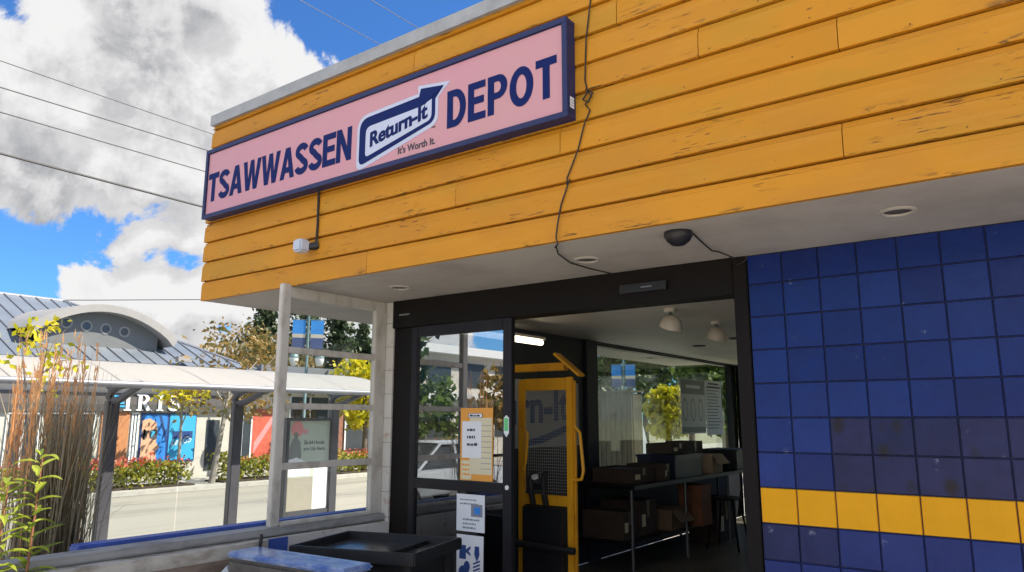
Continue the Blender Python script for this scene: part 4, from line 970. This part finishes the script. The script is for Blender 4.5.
pm.v = [(p[0], 3.62+(p[1]-2.92)*1.075, p[2]) for p in pm.v]
pm.build('poster', adp)

# ------------------------------------------------------------------ optical shop across the street
sh = thing('optical_shop', 'pale optical shop with blue grey metal roof, arched dormer and IRIS sign', 'shop', (-26, 5, GZ))
XW = -23.4
mb = MB().mat('storewall')
mb.box(XW-9, XW, -14, 11.9, GZ-.1, 3.25); mb.build('wall', sh)
mb = MB().mat('roofmetal')
XE, ZE = -22.85, 3.42; XR = -29.0; ZR = 6.07
def roofz(x): return ZE+(ZR-ZE)*(x-XE)/(XR-XE)
yl, yr = -15.0, 12.4
mb.add([(XE, yl, ZE), (XE, yr, ZE), (XR, yr-4.6, ZR), (XR, yl, ZR), (XR-6.7, yr, ZE), (XR-6.7, yl, ZE)], [(0, 1, 2, 3), (1, 4, 2), (3, 2, 4, 5)])
rf = mb.build('roof', sh)
mb = MB().mat('roofseam')
nrm = Vector((ZR-ZE, 0, XE-XR)).normalized()
y = yl
while y < yr-.1:
    t1 = min(1, (yr-y)/4.6)
    a = Vector((XE, y, ZE)); b = Vector((XE+(XR-XE)*t1, y, ZE+(ZR-ZE)*t1)); mb.tube([a+nrm*.02, b+nrm*.02], .028, 4); y += .52
mb.tube([(XE, yr, ZE), (XR, yr-4.6, ZR)], .07, 6); mb.tube([(XR, yl, ZR), (XR, yr-4.6, ZR)], .07, 6)
mb.build('standing_seams', rf)
mb = MB().mat('shopgrey').box(XE-.02, XE+.10, yl, yr, ZE-.30, ZE-.02); mb.mat('storewall').box(XW, XE-.03, yl, yr, ZE-.30, ZE-.24); mb.build('eave', sh)
# arched dormer
dy0, dy1 = 5.05, 9.2; xc = -24.1
def archz(u): return 4.36+.98*math.sin(PI*min(1, max(0, u)))**.75
mb = MB().mat('dormer'); prof = [(dy0-.35+(dy1-dy0+.7)*i/20, archz(i/20)) for i in range(21)]
poly = prof+[(y2, zz-.34) for y2, zz in prof[::-1]]
n = len(prof)
vs = []
for (y2, zz) in prof: vs += [(xc+.45, y2, zz), (xc-3.6, y2, zz+.15), (xc+.45, y2*.94+.06*(dy0+dy1)/2, zz-.24), (xc-3.6, y2*.94+.06*(dy0+dy1)/2, zz-.24)]
fs = []
for i in range(n-1):
    a, b = 4*i, 4*i+4; fs += [(a, a+1, b+1, b), (a, b, b+2, a+2), (a+2, b+2, b+3, a+3)]
mb.add(vs, fs); dm = mb.build('dormer', sh, smooth=True)
mb = MB().mat('dormerwall'); wl = [(dy0+.15+(dy1-dy0-.3)*i/16, archz((i+1.2)/18.4)-.2) for i in range(17)]
mb.prism([(wl[0][0], 3.6)]+wl+[(wl[-1][0], 3.6)], 'x', xc-.1, xc); mb.build('dormer_wall', dm)
for k in range(4):
    yy = 6.0+k*.62; zz = 4.66-.04*k
    f = MB().mat('dormer'); o = arc(yy, zz, .19, .19, 0, 360, 20)[:-1]; i2 = arc(yy, zz, .13, .13, 0, 360, 20)[:-1]
    f.add([(xc+.02, p[0], p[1]) for p in o+i2]+[(xc+.0, p[0], p[1]) for p in o], [(j, (j+1) % 20, 20+(j+1) % 20, 20+j) for j in range(20)]+[(40+j, 40+(j+1) % 20, (j+1) % 20, j) for j in range(20)])
    w = f.build('window', dm)
    MB().mat('shopglass').prism(i2, 'x', xc+.002, xc+.012).build('pane', w)
MB().mat('dormer').box(-22.9, -22.7, 9.1, 9.6, 3.55, 3.72).build('roof_vent', rf)
# facade
def fq(mb, px0, px1, py0, py1, x, t=.03):
    a = onX(px0, (py0+py1)/2, x); b = onX(px1, (py0+py1)/2, x); zt = onX((px0+px1)/2, py0, x)[2]; zb = onX((px0+px1)/2, py1, x)[2]
    mb.box(x, x+t, a[1], b[1], zb, zt); return a[1], b[1], zb, zt
mb = MB().mat('shopgrey').box(XW+.001, XW+.12, -13.9, 11.7, 1.84, 2.44); band = mb.build('sign_band', sh)
mb = MB().mat('adwhite')
fni = lambda u, v, w: (XW+.13+(.03 if w > 0 else 0), u, v)
def serif(ch):
    if ch == 'I': return [[(0, 0), (.42, 0), (.42, .07), (.31, .10), (.31, .90), (.42, .93), (.42, 1), (0, 1), (0, .93), (.11, .90), (.11, .10), (0, .07)]]
    if ch == 'R': return [[(0, 0), (.42, 0), (.42, .07), (.31, .10), (.31, .45), (.38, .45), (.62, 0), (.92, 0), (.92, .07), (.82, .10), (.58, .49)]+arc(.42, .74, .32, .26, -50, 90)+[(0, 1), (0, .93), (.11, .90), (.11, .10), (0, .07)], [(.31, .54)]+arc(.38, .725, .15, .185, -90, 90)+[(.31, .91)]]
    return [stroke(arc(.36, .735, .25, .2, 10, 245, 16)+arc(.36, .27, .27, .21, 65, -170, 16), .15)]
u = onX(122, 402, XW)[1]
for c in 'IRIS':
    g = serif(c); w = max(p[0] for s in g for p in s)*.58; put2d(mb, curve_mesh(g, .001), fni, (u, u+w, 1.87, 2.42)); u += w+.16
mb.build('lettering', band)
lg = MB().mat('postercyan'); yl0 = onX(109, 402, XW)[1]
for k in range(4): lg.box(XW+.122, XW+.14, yl0, yl0+.48-.05*k, 1.98+k*.11, 2.04+k*.11)
lg.build('emblem', band)
mb = MB().mat('posternavy'); y0, y1, z0, z1 = fq(mb, 139, 167, 413, 466, XW+.002, .03); w = mb.build('window', sh)
pm = MB().mat('posterblue').box(XW+.034, XW+.036, y0+.05, y1-.05, z0+.05, z1-.05); H, W = z1-z0, y1-y0
pm.mat('skin').prism([(y0+.05, z0+.05), (y0+.05, z0+.86*H), (y0+.30*W, z0+.9*H), (y0+.55*W, z0+.82*H), (y0+.62*W, z0+.62*H), (y0+.58*W, z0+.45*H), (y0+.72*W, z0+.34*H), (y0+.60*W, z0+.28*H), (y0+.62*W, z0+.18*H), (y0+.52*W, z0+.05)], 'x', XW+.037, XW+.039)
pm.mat('shopgrey')
for c0, c1 in ((.04, .24), (.32, .62)): pm.prism(rounded([(y0+c0*W, z0+.52*H), (y0+(c0+.03)*W, z0+.70*H), (y0+c1*W, z0+.68*H), (y0+(c1-.02)*W, z0+.48*H)], .12), 'x', XW+.040, XW+.042)
pm.prism([(y0+.2*W, z0+.63*H), (y0+.35*W, z0+.63*H), (y0+.35*W, z0+.66*H), (y0+.2*W, z0+.66*H)], 'x', XW+.0402, XW+.0415)
pm.mat('postercyan').prism([(y0+.40*W, z0+.53*H), (y0+.38*W, z0+.66*H), (y0+.54*W, z0+.65*H)], 'x', XW+.043, XW+.044)
pm.mat('posterred').prism([(y0+.34*W, z0+.24*H), (y0+.50*W, z0+.27*H), (y0+.60*W, z0+.24*H), (y0+.46*W, z0+.20*H)], 'x', XW+.040, XW+.041)
pm.mat('posternavy').prism([(y0+.62*W, z0+.95*H), (y0+.72*W, z0+.95*H), (y0+.98*W, z0+.5*H), (y0+.98*W, z0+.36*H)], 'x', XW+.037, XW+.038)
pm.build('poster', w)
mb = MB().mat('posternavy'); y0, y1, z0, z1 = fq(mb, 167.5, 195, 413, 461, XW+.002, .03); w = mb.build('window', sh)
pm = MB().mat('postercyan').box(XW+.034, XW+.036, y0+.03, y1-.03, z0+.05, z1-.05); H, W = z1-z0, y1-y0
pm.mat('posternavy').box(XW+.037, XW+.038, y0+.15*W, y1-.12*W, z0+.46*H, z0+.62*H); pm.mat('adwhite')
fnp = lambda u2, v2, w2: (XW+.0392+(.001 if w2 > 0 else 0), u2, v2)
put2d(pm, text_mesh('Les Go', .001, .004, .35), fnp, (y0+.12*W, y0+.85*W, z0+.32*H, z0+.46*H), .15)
pm.build('poster', w)
mb = MB().mat('orangebrick'); fq(mb, 99, 127, 410, 470, XW+.002, .05); mb.build('slatted_panel', sh)
for p0, p1, y_0, y_1 in ((4, 36, 412, 478), (44, 92, 412, 478), (231, 250, 412, 470), (130, 136, 412, 470)):
    mb = MB().mat('shopglass'); y0, y1, z0, z1 = fq(mb, p0, p1, y_0, y_1, XW+.002, .02); w = mb.build('window', sh)
    f = MB().mat('adwhite')
    for yy in (y0, (y0+y1)/2, y1): f.box(XW+.023, XW+.05, yy-.03, yy+.03, z0, z1)
    f.box(XW+.052, XW+.07, y0, y1, z1-.06, z1); f.build('frame', w)
mb = MB().mat('shopglass'); y0, y1, z0, z1 = fq(mb, 205, 218, 420, 470, XW+.002, .02); mb.build('door', sh)
# next building with brick front and red poster
nb = thing('brick_shop', 'low brick shop with red window posters right of the optical shop', 'shop', (-26, 17, GZ))
MB().mat('storewall').box(XW-8, XW-.4, 12.6, 24.0, GZ-.1, 3.3).build('wall', nb)
mb = MB().mat('redbrick').box(XW-.399, XW-.25, 17, 24.0, GZ, 3.0); mb.build('brick_front', nb)
mb = MB().mat('roofseam').box(XW-8.2, XW+.7, 12.4, 24.3, 3.3, 3.65); mb.build('roof', nb)
for y0, y1, k in ((12.9, 14.0, 'posterred'), (14.6, 16.6, 'shopglass'), (17.4, 19.6, 'shopglass'), (20.0, 22.4, 'shopglass')):
    f = MB().mat('adwhite'); z0, z1, x = .3, 2.5, XW-.24 if y0 > 17 else XW-.399
    if k == 'posterred': z0, z1 = .1, 2.0
    w = MB().mat(k).box(x, x+.03, y0, y1, z0, z1).build('window', nb)
    for yy in (y0, (y0+y1)/2, y1): f.box(x+.031, x+.06, yy-.035, yy+.035, z0, z1)
    f.box(x+.061, x+.08, y0, y1, (z0+z1)/2-.03, (z0+z1)/2+.03)
    if k != 'posterred': f.build('frame', w)
    else:
        g = MB().mat('adpink').prism([(y0+.1, z0+.2), (y1-.1, z0+1.5), (y1-.1, z0+1.8), (y0+.1, z0+.6)], 'x', x+.031, x+.035); g.build('poster', w)

# lamp posts with twin banners
def lamp_post():
    t = thing('lamp_post', 'lamp post with twin blue banners and two lanterns seen through the screen', 'lamp post', (0, 0, 0), 0, 'banner lamp posts along the street')
    MB().mat('polegreen').tube([(0, 0, 0), (0, 0, .5), (0, 0, .55), (0, 0, 5.9)], [.10, .10, .06, .05], 10).build('pole', t, smooth=True, world=False)
    for s in (-1, 1):
        b = MB(); zz = [(4.60, 4.99, 'bannernavy'), (4.99, 5.13, 'bannersand'), (5.13, 5.65, 'bannerblue')]
        for a, c, k in zz: b.mat(k).box(-.006, .006, s*.09, s*.56, a, c)
        b.build('banner', t, world=False)
        MB().mat('polegreen').tube([(0, 0, 5.67), (0, s*.58, 5.67)], .012, 6).build('banner_bracket', t, world=False)
        MB().mat('polegreen').tube([(0, 0, 4.42), (0, s*.25, 4.56), (0, s*.42, 4.54), (0, s*.46, 4.50)], .02, 6).build('lantern_arm', t, world=False)
        l = MB().mat('lampglass').lathe([(.07, 3.95), (.13, 4.02), (.17, 4.18), (.15, 4.27), (.10, 4.29)], (0, s*.46, 0), 14).build('lantern', t, smooth=True, world=False)
        MB().mat('polegreen').lathe([(.18, 4.26), (.16, 4.35), (.05, 4.44), (.03, 4.50), (0, 4.52)], (0, s*.46, 0), 14).build('lantern_cap', l, smooth=True, world=False)
    return t
lamp = lamp_post(); lamp.location = (-20.75, 12.95, GZ); lamp.rotation_euler = (0, 0, math.radians(-38))
p = atD(624, 400, 23.5)
copy_tree(lamp, (p[0], p[1], GZ), math.radians(-62), 'lamp post with twin blue banners seen through the interior window', .657)

# ------------------------------------------------------------------ vehicles
def car(name, label, loc, rz, paint, L=4.4, W=1.78, H=1.46, van=False):
    t = thing(name, label, 'van' if van else 'car', loc, rz)
    h = L/2
    if van: prof = [(-h, .35), (-h, 1.0), (-h+.08, H-.1), (-h+.3, H), (h-1.6, H), (h-.85, 1.05), (h-.1, .88), (h, .6), (h, .3)]
    else: prof = [(-h, .45), (-h+.02, .85), (-h+.25, .95), (-h+.95, 1.0), (h-1.25, .98), (h-.35, .82), (h, .65), (h, .35)]
    body = MB().mat(paint)
    def loft(mb, prof, wf):
        n = len(prof); vs = []
        for s in (-1, -.86, .86, 1):
            for x, zz in prof:
                k = 1 if abs(s) == 1 else 0
                cx = x*(1-.03*k); vs.append((cx, s*wf(zz), zz-(.04*k if zz > .7 else 0)))
        fs = []
        for j in range(3): fs += [(j*n+i, j*n+(i+1) % n, (j+1)*n+(i+1) % n, (j+1)*n+i) for i in range(n)]
        fs += [tuple(range(n))[::-1], tuple(3*n+i for i in range(n))]; mb.add(vs, fs)
    loft(body, prof, lambda zz: W/2*(1-.12*max(0, (zz-.9))/.6))
    body.build('body', t, bevel=.03, smooth=True, world=False)
    if not van:
        cab = MB().mat('carglass'); cp = [(-h+.75, .97), (-h+1.25, H-.05), (h-2.15, H-.05), (h-1.15, .95)]
        loft(cab, cp, lambda zz: W/2*(.93-.25*(zz-.9)/.55)); cab.build('window', t, bevel=.02, world=False)
        rf = MB().mat(paint); rp = [(-h+1.15, H-.055), (-h+1.3, H), (h-2.25, H), (h-2.05, H-.055)]
        loft(rf, rp, lambda zz: W/2*.72); rf.build('roof', t, bevel=.015, smooth=True, world=False)
        for s in (-1, 1):
            pl = MB().mat(paint); e = W/2
            for xa, za, xb, zb in ((h-1.13, .96, h-2.12, H-.04), (-h+2.05, .97, -h+2.05, H-.04), (-h+.72, .97, -h+1.22, H-.04)):
                pl.tube([(xa, s*e*.925, za), (xb, s*e*.715, zb)], .035, 6)
            pl.build('pillar', t, world=False)
    else:
        wm = MB().mat('carglass'); wm.add([(h-1.58, -W*.40, H-.06), (h-1.58, W*.40, H-.06), (h-.86, W*.44, 1.08), (h-.86, -W*.44, 1.08)], [(0, 1, 2, 3)])
        wm.v = [(x+.03, y, zz+.02) for x, y, zz in wm.v]; wm.build('windscreen', t, world=False)
        for s in (-1, 1):
            MB().mat('carglass').add([(h-1.75, s*W*.452, H-.15), (h-1.1, s*W*.478, 1.05), (h-2.3, s*W*.478, 1.05), (h-2.3, s*W*.452, H-.15)], [(0, 1, 2, 3)]).build('window', t, world=False)
    for x in (-h+.8, h-.85):
        for s in (-1, 1):
            Tm = Matrix.Translation((x, s*(W/2-.1), .32)) @ Matrix.Rotation(PI/2, 4, 'X')
            w = MB().mat('rubber').lathe([(.2, -.11), (.30, -.11), (.32, -.08), (.32, .08), (.30, .11), (.2, .11)], n=24, T=Tm).build('wheel', t, smooth=True, world=False)
            MB().mat('steel').lathe([(0, -.112), (.19, -.118), (.2, -.10), (.2, .10), (.19, .118), (0, .112)], n=20, T=Tm).build('rim', w, smooth=True, world=False)
    for s in (-1, 1):
        MB().mat('lens').box(h-.12, h+.004, s*W*.36-.16, s*W*.36+.16, .62, .74).build('headlight', t, bevel=.02, world=False)
        MB().mat('red').box(-h-.006, -h+.1, s*W*.38-.14, s*W*.38+.14, .72, .86).build('tail_light', t, bevel=.02, world=False)
    return t
p = atD(347, 440, 36.5); car('parked_car', 'white car parked beyond the red flowering hedge', (p[0], p[1], -.42), math.radians(150), 'carwhite')
p = atD(368, 440, 37); car('parked_car', 'dark blue car parked right of the white one', (p[0], p[1], -.42), math.radians(160), 'carblue')
car('parked_van', 'silver van parked along the kerb outside the interior window', (-11.5, 17.8, -.54), math.radians(-90), 'silver', 5.0, 1.95, 2.05, True)
car('parked_car', 'silver car at the kerb reflected in the sliding door glass', (-11.4, -9.4, -.54), math.radians(90), 'silver', 4.6, 1.85, 1.62)
# plank shed seen through the interior window
ps = thing('plank_shed', 'grey brown plank shed behind the left side of the interior window', 'shed', (-7.3, 11.4, GZ))
mb = MB().mat('plank')
a0 = atD(586, 420, 18); a1 = atD(632, 420, 17)
for k in range(9):
    u0, u1 = k/9, (k+1)/9-.008; A = Vector((a0[0]+(a1[0]-a0[0])*u0, a0[1]+(a1[1]-a0[1])*u0, 0)); C2 = Vector((a0[0]+(a1[0]-a0[0])*u1, a0[1]+(a1[1]-a0[1])*u1, 0)); nn = Vector((-(C2-A).y, (C2-A).x, 0)).normalized()*.04
    mb.add([A+Vector((0, 0, GZ)), C2+Vector((0, 0, GZ)), C2+Vector((0, 0, 2.2)), A+Vector((0, 0, 2.2)), A+nn+Vector((0, 0, GZ)), C2+nn+Vector((0, 0, GZ)), C2+nn+Vector((0, 0, 2.2)), A+nn+Vector((0, 0, 2.2))], [(0, 1, 2, 3), (4, 7, 6, 5), (0, 4, 5, 1), (1, 5, 6, 2), (2, 6, 7, 3), (3, 7, 4, 0)])
mb.build('front_boards', ps)
A = Vector((a0[0], a0[1], 0)); C2 = Vector((a1[0], a1[1], 0)); dd = (C2-A).normalized(); nn = Vector((-dd.y, dd.x, 0))
if nn.y < 0: nn = -nn
mb = MB().mat('plank'); q = [A+nn*.05, C2+nn*.05, C2+nn*.35, A+nn*.35]; mb.add([(v.x, v.y, GZ) for v in q]+[(v.x, v.y, 2.17) for v in q], [(0, 1, 5, 4), (1, 2, 6, 5), (2, 3, 7, 6), (3, 0, 4, 7), (4, 5, 6, 7)]); mb.build('side_boards', ps)
MB().mat('plank').add([(v.x, v.y, z) for z in (2.205, 2.25) for v in (A-dd*.03-nn*.03, C2+dd*.03-nn*.03, C2+dd*.03+nn*.4, A-dd*.03+nn*.4)], [(0, 1, 2, 3), (4, 5, 6, 7), (0, 1, 5, 4), (1, 2, 6, 5), (2, 3, 7, 6), (3, 0, 4, 7)]).build('roof', ps)

# the other side of the street, mirrored in the door glass
rb = thing('flat_roofed_block', 'two storey white banded block reflected in the sliding door glass', 'building', (-28, -30, GZ))
MB().mat('storewall').box(-34, -26, -44, -20, GZ, 5.2).build('wall', rb)
MB().mat('adwhite').box(-34.3, -25.4, -44.3, -19.7, 5.2, 5.65).build('roof', rb)
MB().mat('adwhite').box(-34.2, -25.6, -44.2, -19.8, 2.7, 3.05).build('balcony_band', rb)
for y in range(-42, -20, 3):
    for zz in (.6, 3.4): MB().mat('shopglass').box(-25.999, -25.96, y, y+1.9, zz, zz+1.4).build('window', rb)
tree('broadleaf_tree', 'dark green tree reflected at the left of the door glass', (-14.0, -10.75, GZ), 5.4, (.75, .75, 2.3), 'darkleaf', 3.0, .14, 60, 26, .22, group='trees mirrored in the door glass')
tree('broadleaf_tree', 'orange tree reflected at the right of the door glass', (-13.6, -17.2, GZ), 3.6, (1.8, 1.8, 1.6), 'autumn', 2.6, .12, 60, 24, .22, group='trees mirrored in the door glass')
tree('broadleaf_tree', 'low green tree before the white block in the door glass reflection', (-19.2, -17.6, GZ), 4.4, (1.5, 1.5, 1.5), 'greenleaf', 2.4, .12, 60, 24, .2, group='trees mirrored in the door glass')
hedge('low orange hedge reflected in the sliding door glass', -22, -11, 1.15, x=-21.2, fl=.10)

# ------------------------------------------------------------------ overhead wires
def wire(px0, py0, px1, py1, X, lab, r=.012):
    a = onX(px0, py0, X); b = onX(px1, py1, X); zm = (a[2]+b[2])/2; sl2 = (b[2]-a[2])/(b[1]-a[1])
    pts = []
    for i in range(41):
        y = -45+i*4.0; z2 = a[2]+sl2*.0+(b[2]-a[2])*max(0, min(1, (y-a[1])/(b[1]-a[1])))
        pts.append((X, y, z2+.00035*((y-12)**2)*(0 if False else .0)+.0))
    tag(MB().mat('wire').tube(pts, r, 5).build('overhead_wire'), lab, 'wire', 'overhead utility wires')
wire(0, 60, 205, 132, -15.2, 'topmost thin overhead wire left of the sign', .010)
wire(0, 88, 202, 148, -15.2, 'second overhead wire from the top left of the sign', .013)
wire(0, 112, 200, 170, -15.3, 'third overhead wire, close under the second', .013)
wire(0, 152, 200, 207, -15.0, 'thick lowest overhead wire meeting the sign corner', .026)
wire(300, 0, 368, 38, -11.0, 'pale overhead wire above the roof cap, left of two', .008)
wire(370, 0, 395, 14, -9.4, 'pale overhead wire above the roof cap, right of two', .008)
a = atD(-40, 300, 46); b = atD(215, 299.5, 44)
tag(MB().mat('wire').tube([a, (a+b)/2+np.array([0, 0, -.02]), b, b+(b-a)*.4], .022, 5).build('overhead_wire'), 'thin level wire crossing above the arched dormer', 'wire', 'overhead utility wires')

# ------------------------------------------------------------------ light and sky
SUN_EL, = (math.radians(50),)
sd = Vector((.80, .60, 0)).normalized()*math.cos(SUN_EL)+Vector((0, 0, math.sin(SUN_EL)))
ld = bpy.data.lights.new('sun', 'SUN'); ld.energy = 3.7; ld.angle = math.radians(.5); ld.color = (1, .95, .87)
lo = bpy.data.objects.new('sun', ld); COL.objects.link(lo); lo.rotation_euler = sd.to_track_quat('Z', 'Y').to_euler()
W = bpy.data.worlds.new('World'); S.world = W; W.use_nodes = True; nt = W.node_tree; L = nt.links.new
for n in list(nt.nodes): nt.nodes.remove(n)
out = N(nt, 'ShaderNodeOutputWorld'); tc = N(nt, 'ShaderNodeTexCoord')
sky = N(nt, 'ShaderNodeTexSky', sky_type='NISHITA', sun_disc=False); sky.sun_elevation = SUN_EL; sky.sun_rotation = math.atan2(sd.x, sd.y)
sky.air_density = 1.0; sky.dust_density = .4; sky.ozone_density = 2.5
bg = N(nt, 'ShaderNodeBackground'); bg.inputs[1].default_value = .10
tint = N(nt, 'ShaderNodeMix', data_type='RGBA', blend_type='MULTIPLY'); tint.inputs['Factor'].default_value = 1; tint.inputs['B'].default_value = (.20, .47, .82, 1); L(sky.outputs[0], tint.inputs['A']); L(tint.outputs['Result'], bg.inputs[0])
BL = CLOUDS = [((60, 110), 120, 1), ((150, 80), 120, 1), ((235, 95), 105, 1), ((290, 80), 62, 1), ((20, 150), 75, 1), ((120, 160), 90, 1), ((200, 165), 85, 1), ((70, 25), 70, .9), ((160, 5), 100, 1), ((215, 0), 60, 1), ((-40, 60), 90, 1),
      ((95, 298), 42, 1), ((150, 292), 52, 1), ((205, 300), 50, 1), ((165, 330), 75, 1), ((150, 238), 60, .5), ((200, 228), 50, .6), ((270, 330), 70, .9), ((350, 340), 60, .8), ((520, -8), 40, .35)]
g = bpy.data.node_groups.new('cloud_density', 'ShaderNodeTree')
g.interface.new_socket('V', in_out='INPUT', socket_type='NodeSocketVector'); g.interface.new_socket('D', in_out='OUTPUT', socket_type='NodeSocketFloat')
gi = g.nodes.new('NodeGroupInput'); go = g.nodes.new('NodeGroupOutput'); GL = g.links.new
prev = None
def gm(op, a, b=None, c=None, clamp=False):
    n = g.nodes.new('ShaderNodeMath'); n.operation = op; n.use_clamp = clamp
    for i, v in enumerate((a, b, c)):
        if v is None: continue
        if isinstance(v, (int, float)): n.inputs[i].default_value = v
        else: GL(v, n.inputs[i])
    return n.outputs[0]
for (px, py), r, w in BL:
    d = _ray(px, py); d = d/np.linalg.norm(d)
    n = g.nodes.new('ShaderNodeVectorMath'); n.operation = 'DISTANCE'; GL(gi.outputs[0], n.inputs[0]); n.inputs[1].default_value = tuple(d)
    ang = r/FPX/ (1+((px-512)**2+(py-286)**2)/FPX**2)**.75
    v = gm('MULTIPLY_ADD', n.outputs['Value'], -w/ang, w)
    prev = v if prev is None else gm('SMOOTH_MAX', prev, v, .25)
def gn(scale, det, rough, dist=0):
    n = g.nodes.new('ShaderNodeTexNoise'); n.inputs['Scale'].default_value = scale; n.inputs['Detail'].default_value = det; n.inputs['Roughness'].default_value = rough; n.inputs['Distortion'].default_value = dist
    GL(gi.outputs[0], n.inputs['Vector']); return n.outputs['Fac']
n1 = gn(7.5, 12, .62, .3); n2 = gn(2.6, 8, .55)
# scattered cumulus over the unseen sky, cover raised to lighten the shade
wide = gm('MULTIPLY_ADD', n2, 5.0, -2.25)
far = gm('MINIMUM', wide, .5)
sx = g.nodes.new('ShaderNodeSeparateXYZ'); GL(gi.outputs[0], sx.inputs[0])
# keep the scattered clouds away from the part of the sky described above
dv = _ray(260, 120); dv = dv/np.linalg.norm(dv)
nd = g.nodes.new('ShaderNodeVectorMath'); nd.operation = 'DISTANCE'; GL(gi.outputs[0], nd.inputs[0]); nd.inputs[1].default_value = tuple(dv)
mask = g.nodes.new('ShaderNodeMapRange'); mask.inputs['From Min'].default_value = .55; mask.inputs['From Max'].default_value = .8; mask.inputs['To Min'].default_value = -1.5; mask.inputs['To Max'].default_value = 0; GL(nd.outputs['Value'], mask.inputs['Value'])
far = gm('ADD', far, mask.outputs[0])
base = gm('MAXIMUM', prev, far)
dens = gm('ADD', gm('MINIMUM', base, .8), gm('MULTIPLY_ADD', n1, 2.2, -1.1-.17))
GL(dens, go.inputs[0])
def dens_at(off=None):
    n = N(nt, 'ShaderNodeGroup'); n.node_tree = g
    if off is None: L(tc.outputs['Generated'], n.inputs[0])
    else:
        a = N(nt, 'ShaderNodeVectorMath', operation='ADD'); L(tc.outputs['Generated'], a.inputs[0]); a.inputs[1].default_value = off
        nn = N(nt, 'ShaderNodeVectorMath', operation='NORMALIZE'); L(a.outputs[0], nn.inputs[0]); L(nn.outputs[0], n.inputs[0])
    return n.outputs[0]
D0 = dens_at(); D1 = dens_at(tuple(np.array([.35, .15, 1.0])*.045))
al = N(nt, 'ShaderNodeMapRange', interpolation_type='SMOOTHSTEP'); al.inputs['From Min'].default_value = -.02; al.inputs['From Max'].default_value = .13; L(D0, al.inputs['Value'])
df = N(nt, 'ShaderNodeMath', operation='SUBTRACT'); L(D0, df.inputs[0]); L(D1, df.inputs[1])
sh1 = N(nt, 'ShaderNodeMapRange', interpolation_type='SMOOTHSTEP'); sh1.inputs['From Min'].default_value = -.22; sh1.inputs['From Max'].default_value = .30; L(df.outputs[0], sh1.inputs['Value'])
th = N(nt, 'ShaderNodeMapRange', interpolation_type='SMOOTHSTEP'); th.inputs['From Min'].default_value = .15; th.inputs['From Max'].default_value = 1.1; th.inputs['To Min'].default_value = 1.0; th.inputs['To Max'].default_value = .45; L(D0, th.inputs['Value'])
ml = N(nt, 'ShaderNodeMath', operation='MULTIPLY_ADD'); L(sh1.outputs[0], ml.inputs[0]); ml.inputs[1].default_value = .50; 
m5 = N(nt, 'ShaderNodeMath', operation='MULTIPLY'); L(th.outputs[0], m5.inputs[0]); m5.inputs[1].default_value = .30
fn = N(nt, 'ShaderNodeTexNoise'); fn.inputs['Scale'].default_value = 9; fn.inputs['Detail'].default_value = 10; fn.inputs['Roughness'].default_value = .62; fn.inputs['Distortion'].default_value = .6; L(tc.outputs['Generated'], fn.inputs['Vector'])
fm = N(nt, 'ShaderNodeMapRange'); fm.inputs['From Min'].default_value = .3; fm.inputs['From Max'].default_value = .7; fm.inputs['To Min'].default_value = -.12; fm.inputs['To Max'].default_value = .46; L(fn.outputs[0], fm.inputs['Value'])
m6 = N(nt, 'ShaderNodeMath', operation='ADD'); L(m5.outputs[0], m6.inputs[0]); L(fm.outputs[0], m6.inputs[1]); L(m6.outputs[0], ml.inputs[2])
cr = N(nt, 'ShaderNodeValToRGB'); e = cr.color_ramp.elements; e[0].color = (.36, .40, .48, 1); e[1].color = (1.0, 1.07, 1.2, 1); e[0].position = .12; e[1].position = .9
x = e.new(.5); x.color = (.76, .815, .93, 1); L(ml.outputs[0], cr.inputs[0])
cb = N(nt, 'ShaderNodeBackground')
# clouds behind the camera, out of view, made brighter to fill the shaded facade
cx = N(nt, 'ShaderNodeSeparateXYZ'); L(tc.outputs['Generated'], cx.inputs[0]); cs = N(nt, 'ShaderNodeMapRange', interpolation_type='SMOOTHSTEP')
cs.inputs['From Min'].default_value = .10; cs.inputs['From Max'].default_value = -.45; cs.inputs['To Min'].default_value = .31; cs.inputs['To Max'].default_value = .60; L(cx.outputs[1], cs.inputs['Value']); L(cs.outputs[0], cb.inputs[1]); L(cr.outputs[0], cb.inputs[0])
mx = N(nt, 'ShaderNodeMixShader'); L(al.outputs[0], mx.inputs[0]); L(bg.outputs[0], mx.inputs[1]); L(cb.outputs[0], mx.inputs[2]); L(mx.outputs[0], out.inputs[0])
W.cycles.sampling_method = 'MANUAL'; W.cycles.sample_map_resolution = 512

V = S.view_settings; V.view_transform = 'Standard'; V.look = 'None'; V.gamma = 1; V.exposure = 1.45
V.use_white_balance = True; V.white_balance_temperature = 7400; V.white_balance_tint = 10
S.cycles.use_denoising = True; S.cycles.max_bounces = 10; S.cycles.transparent_max_bounces = 16
S.cycles.diffuse_bounces = 5; S.cycles.glossy_bounces = 4; S.cycles.sample_clamp_indirect = 6
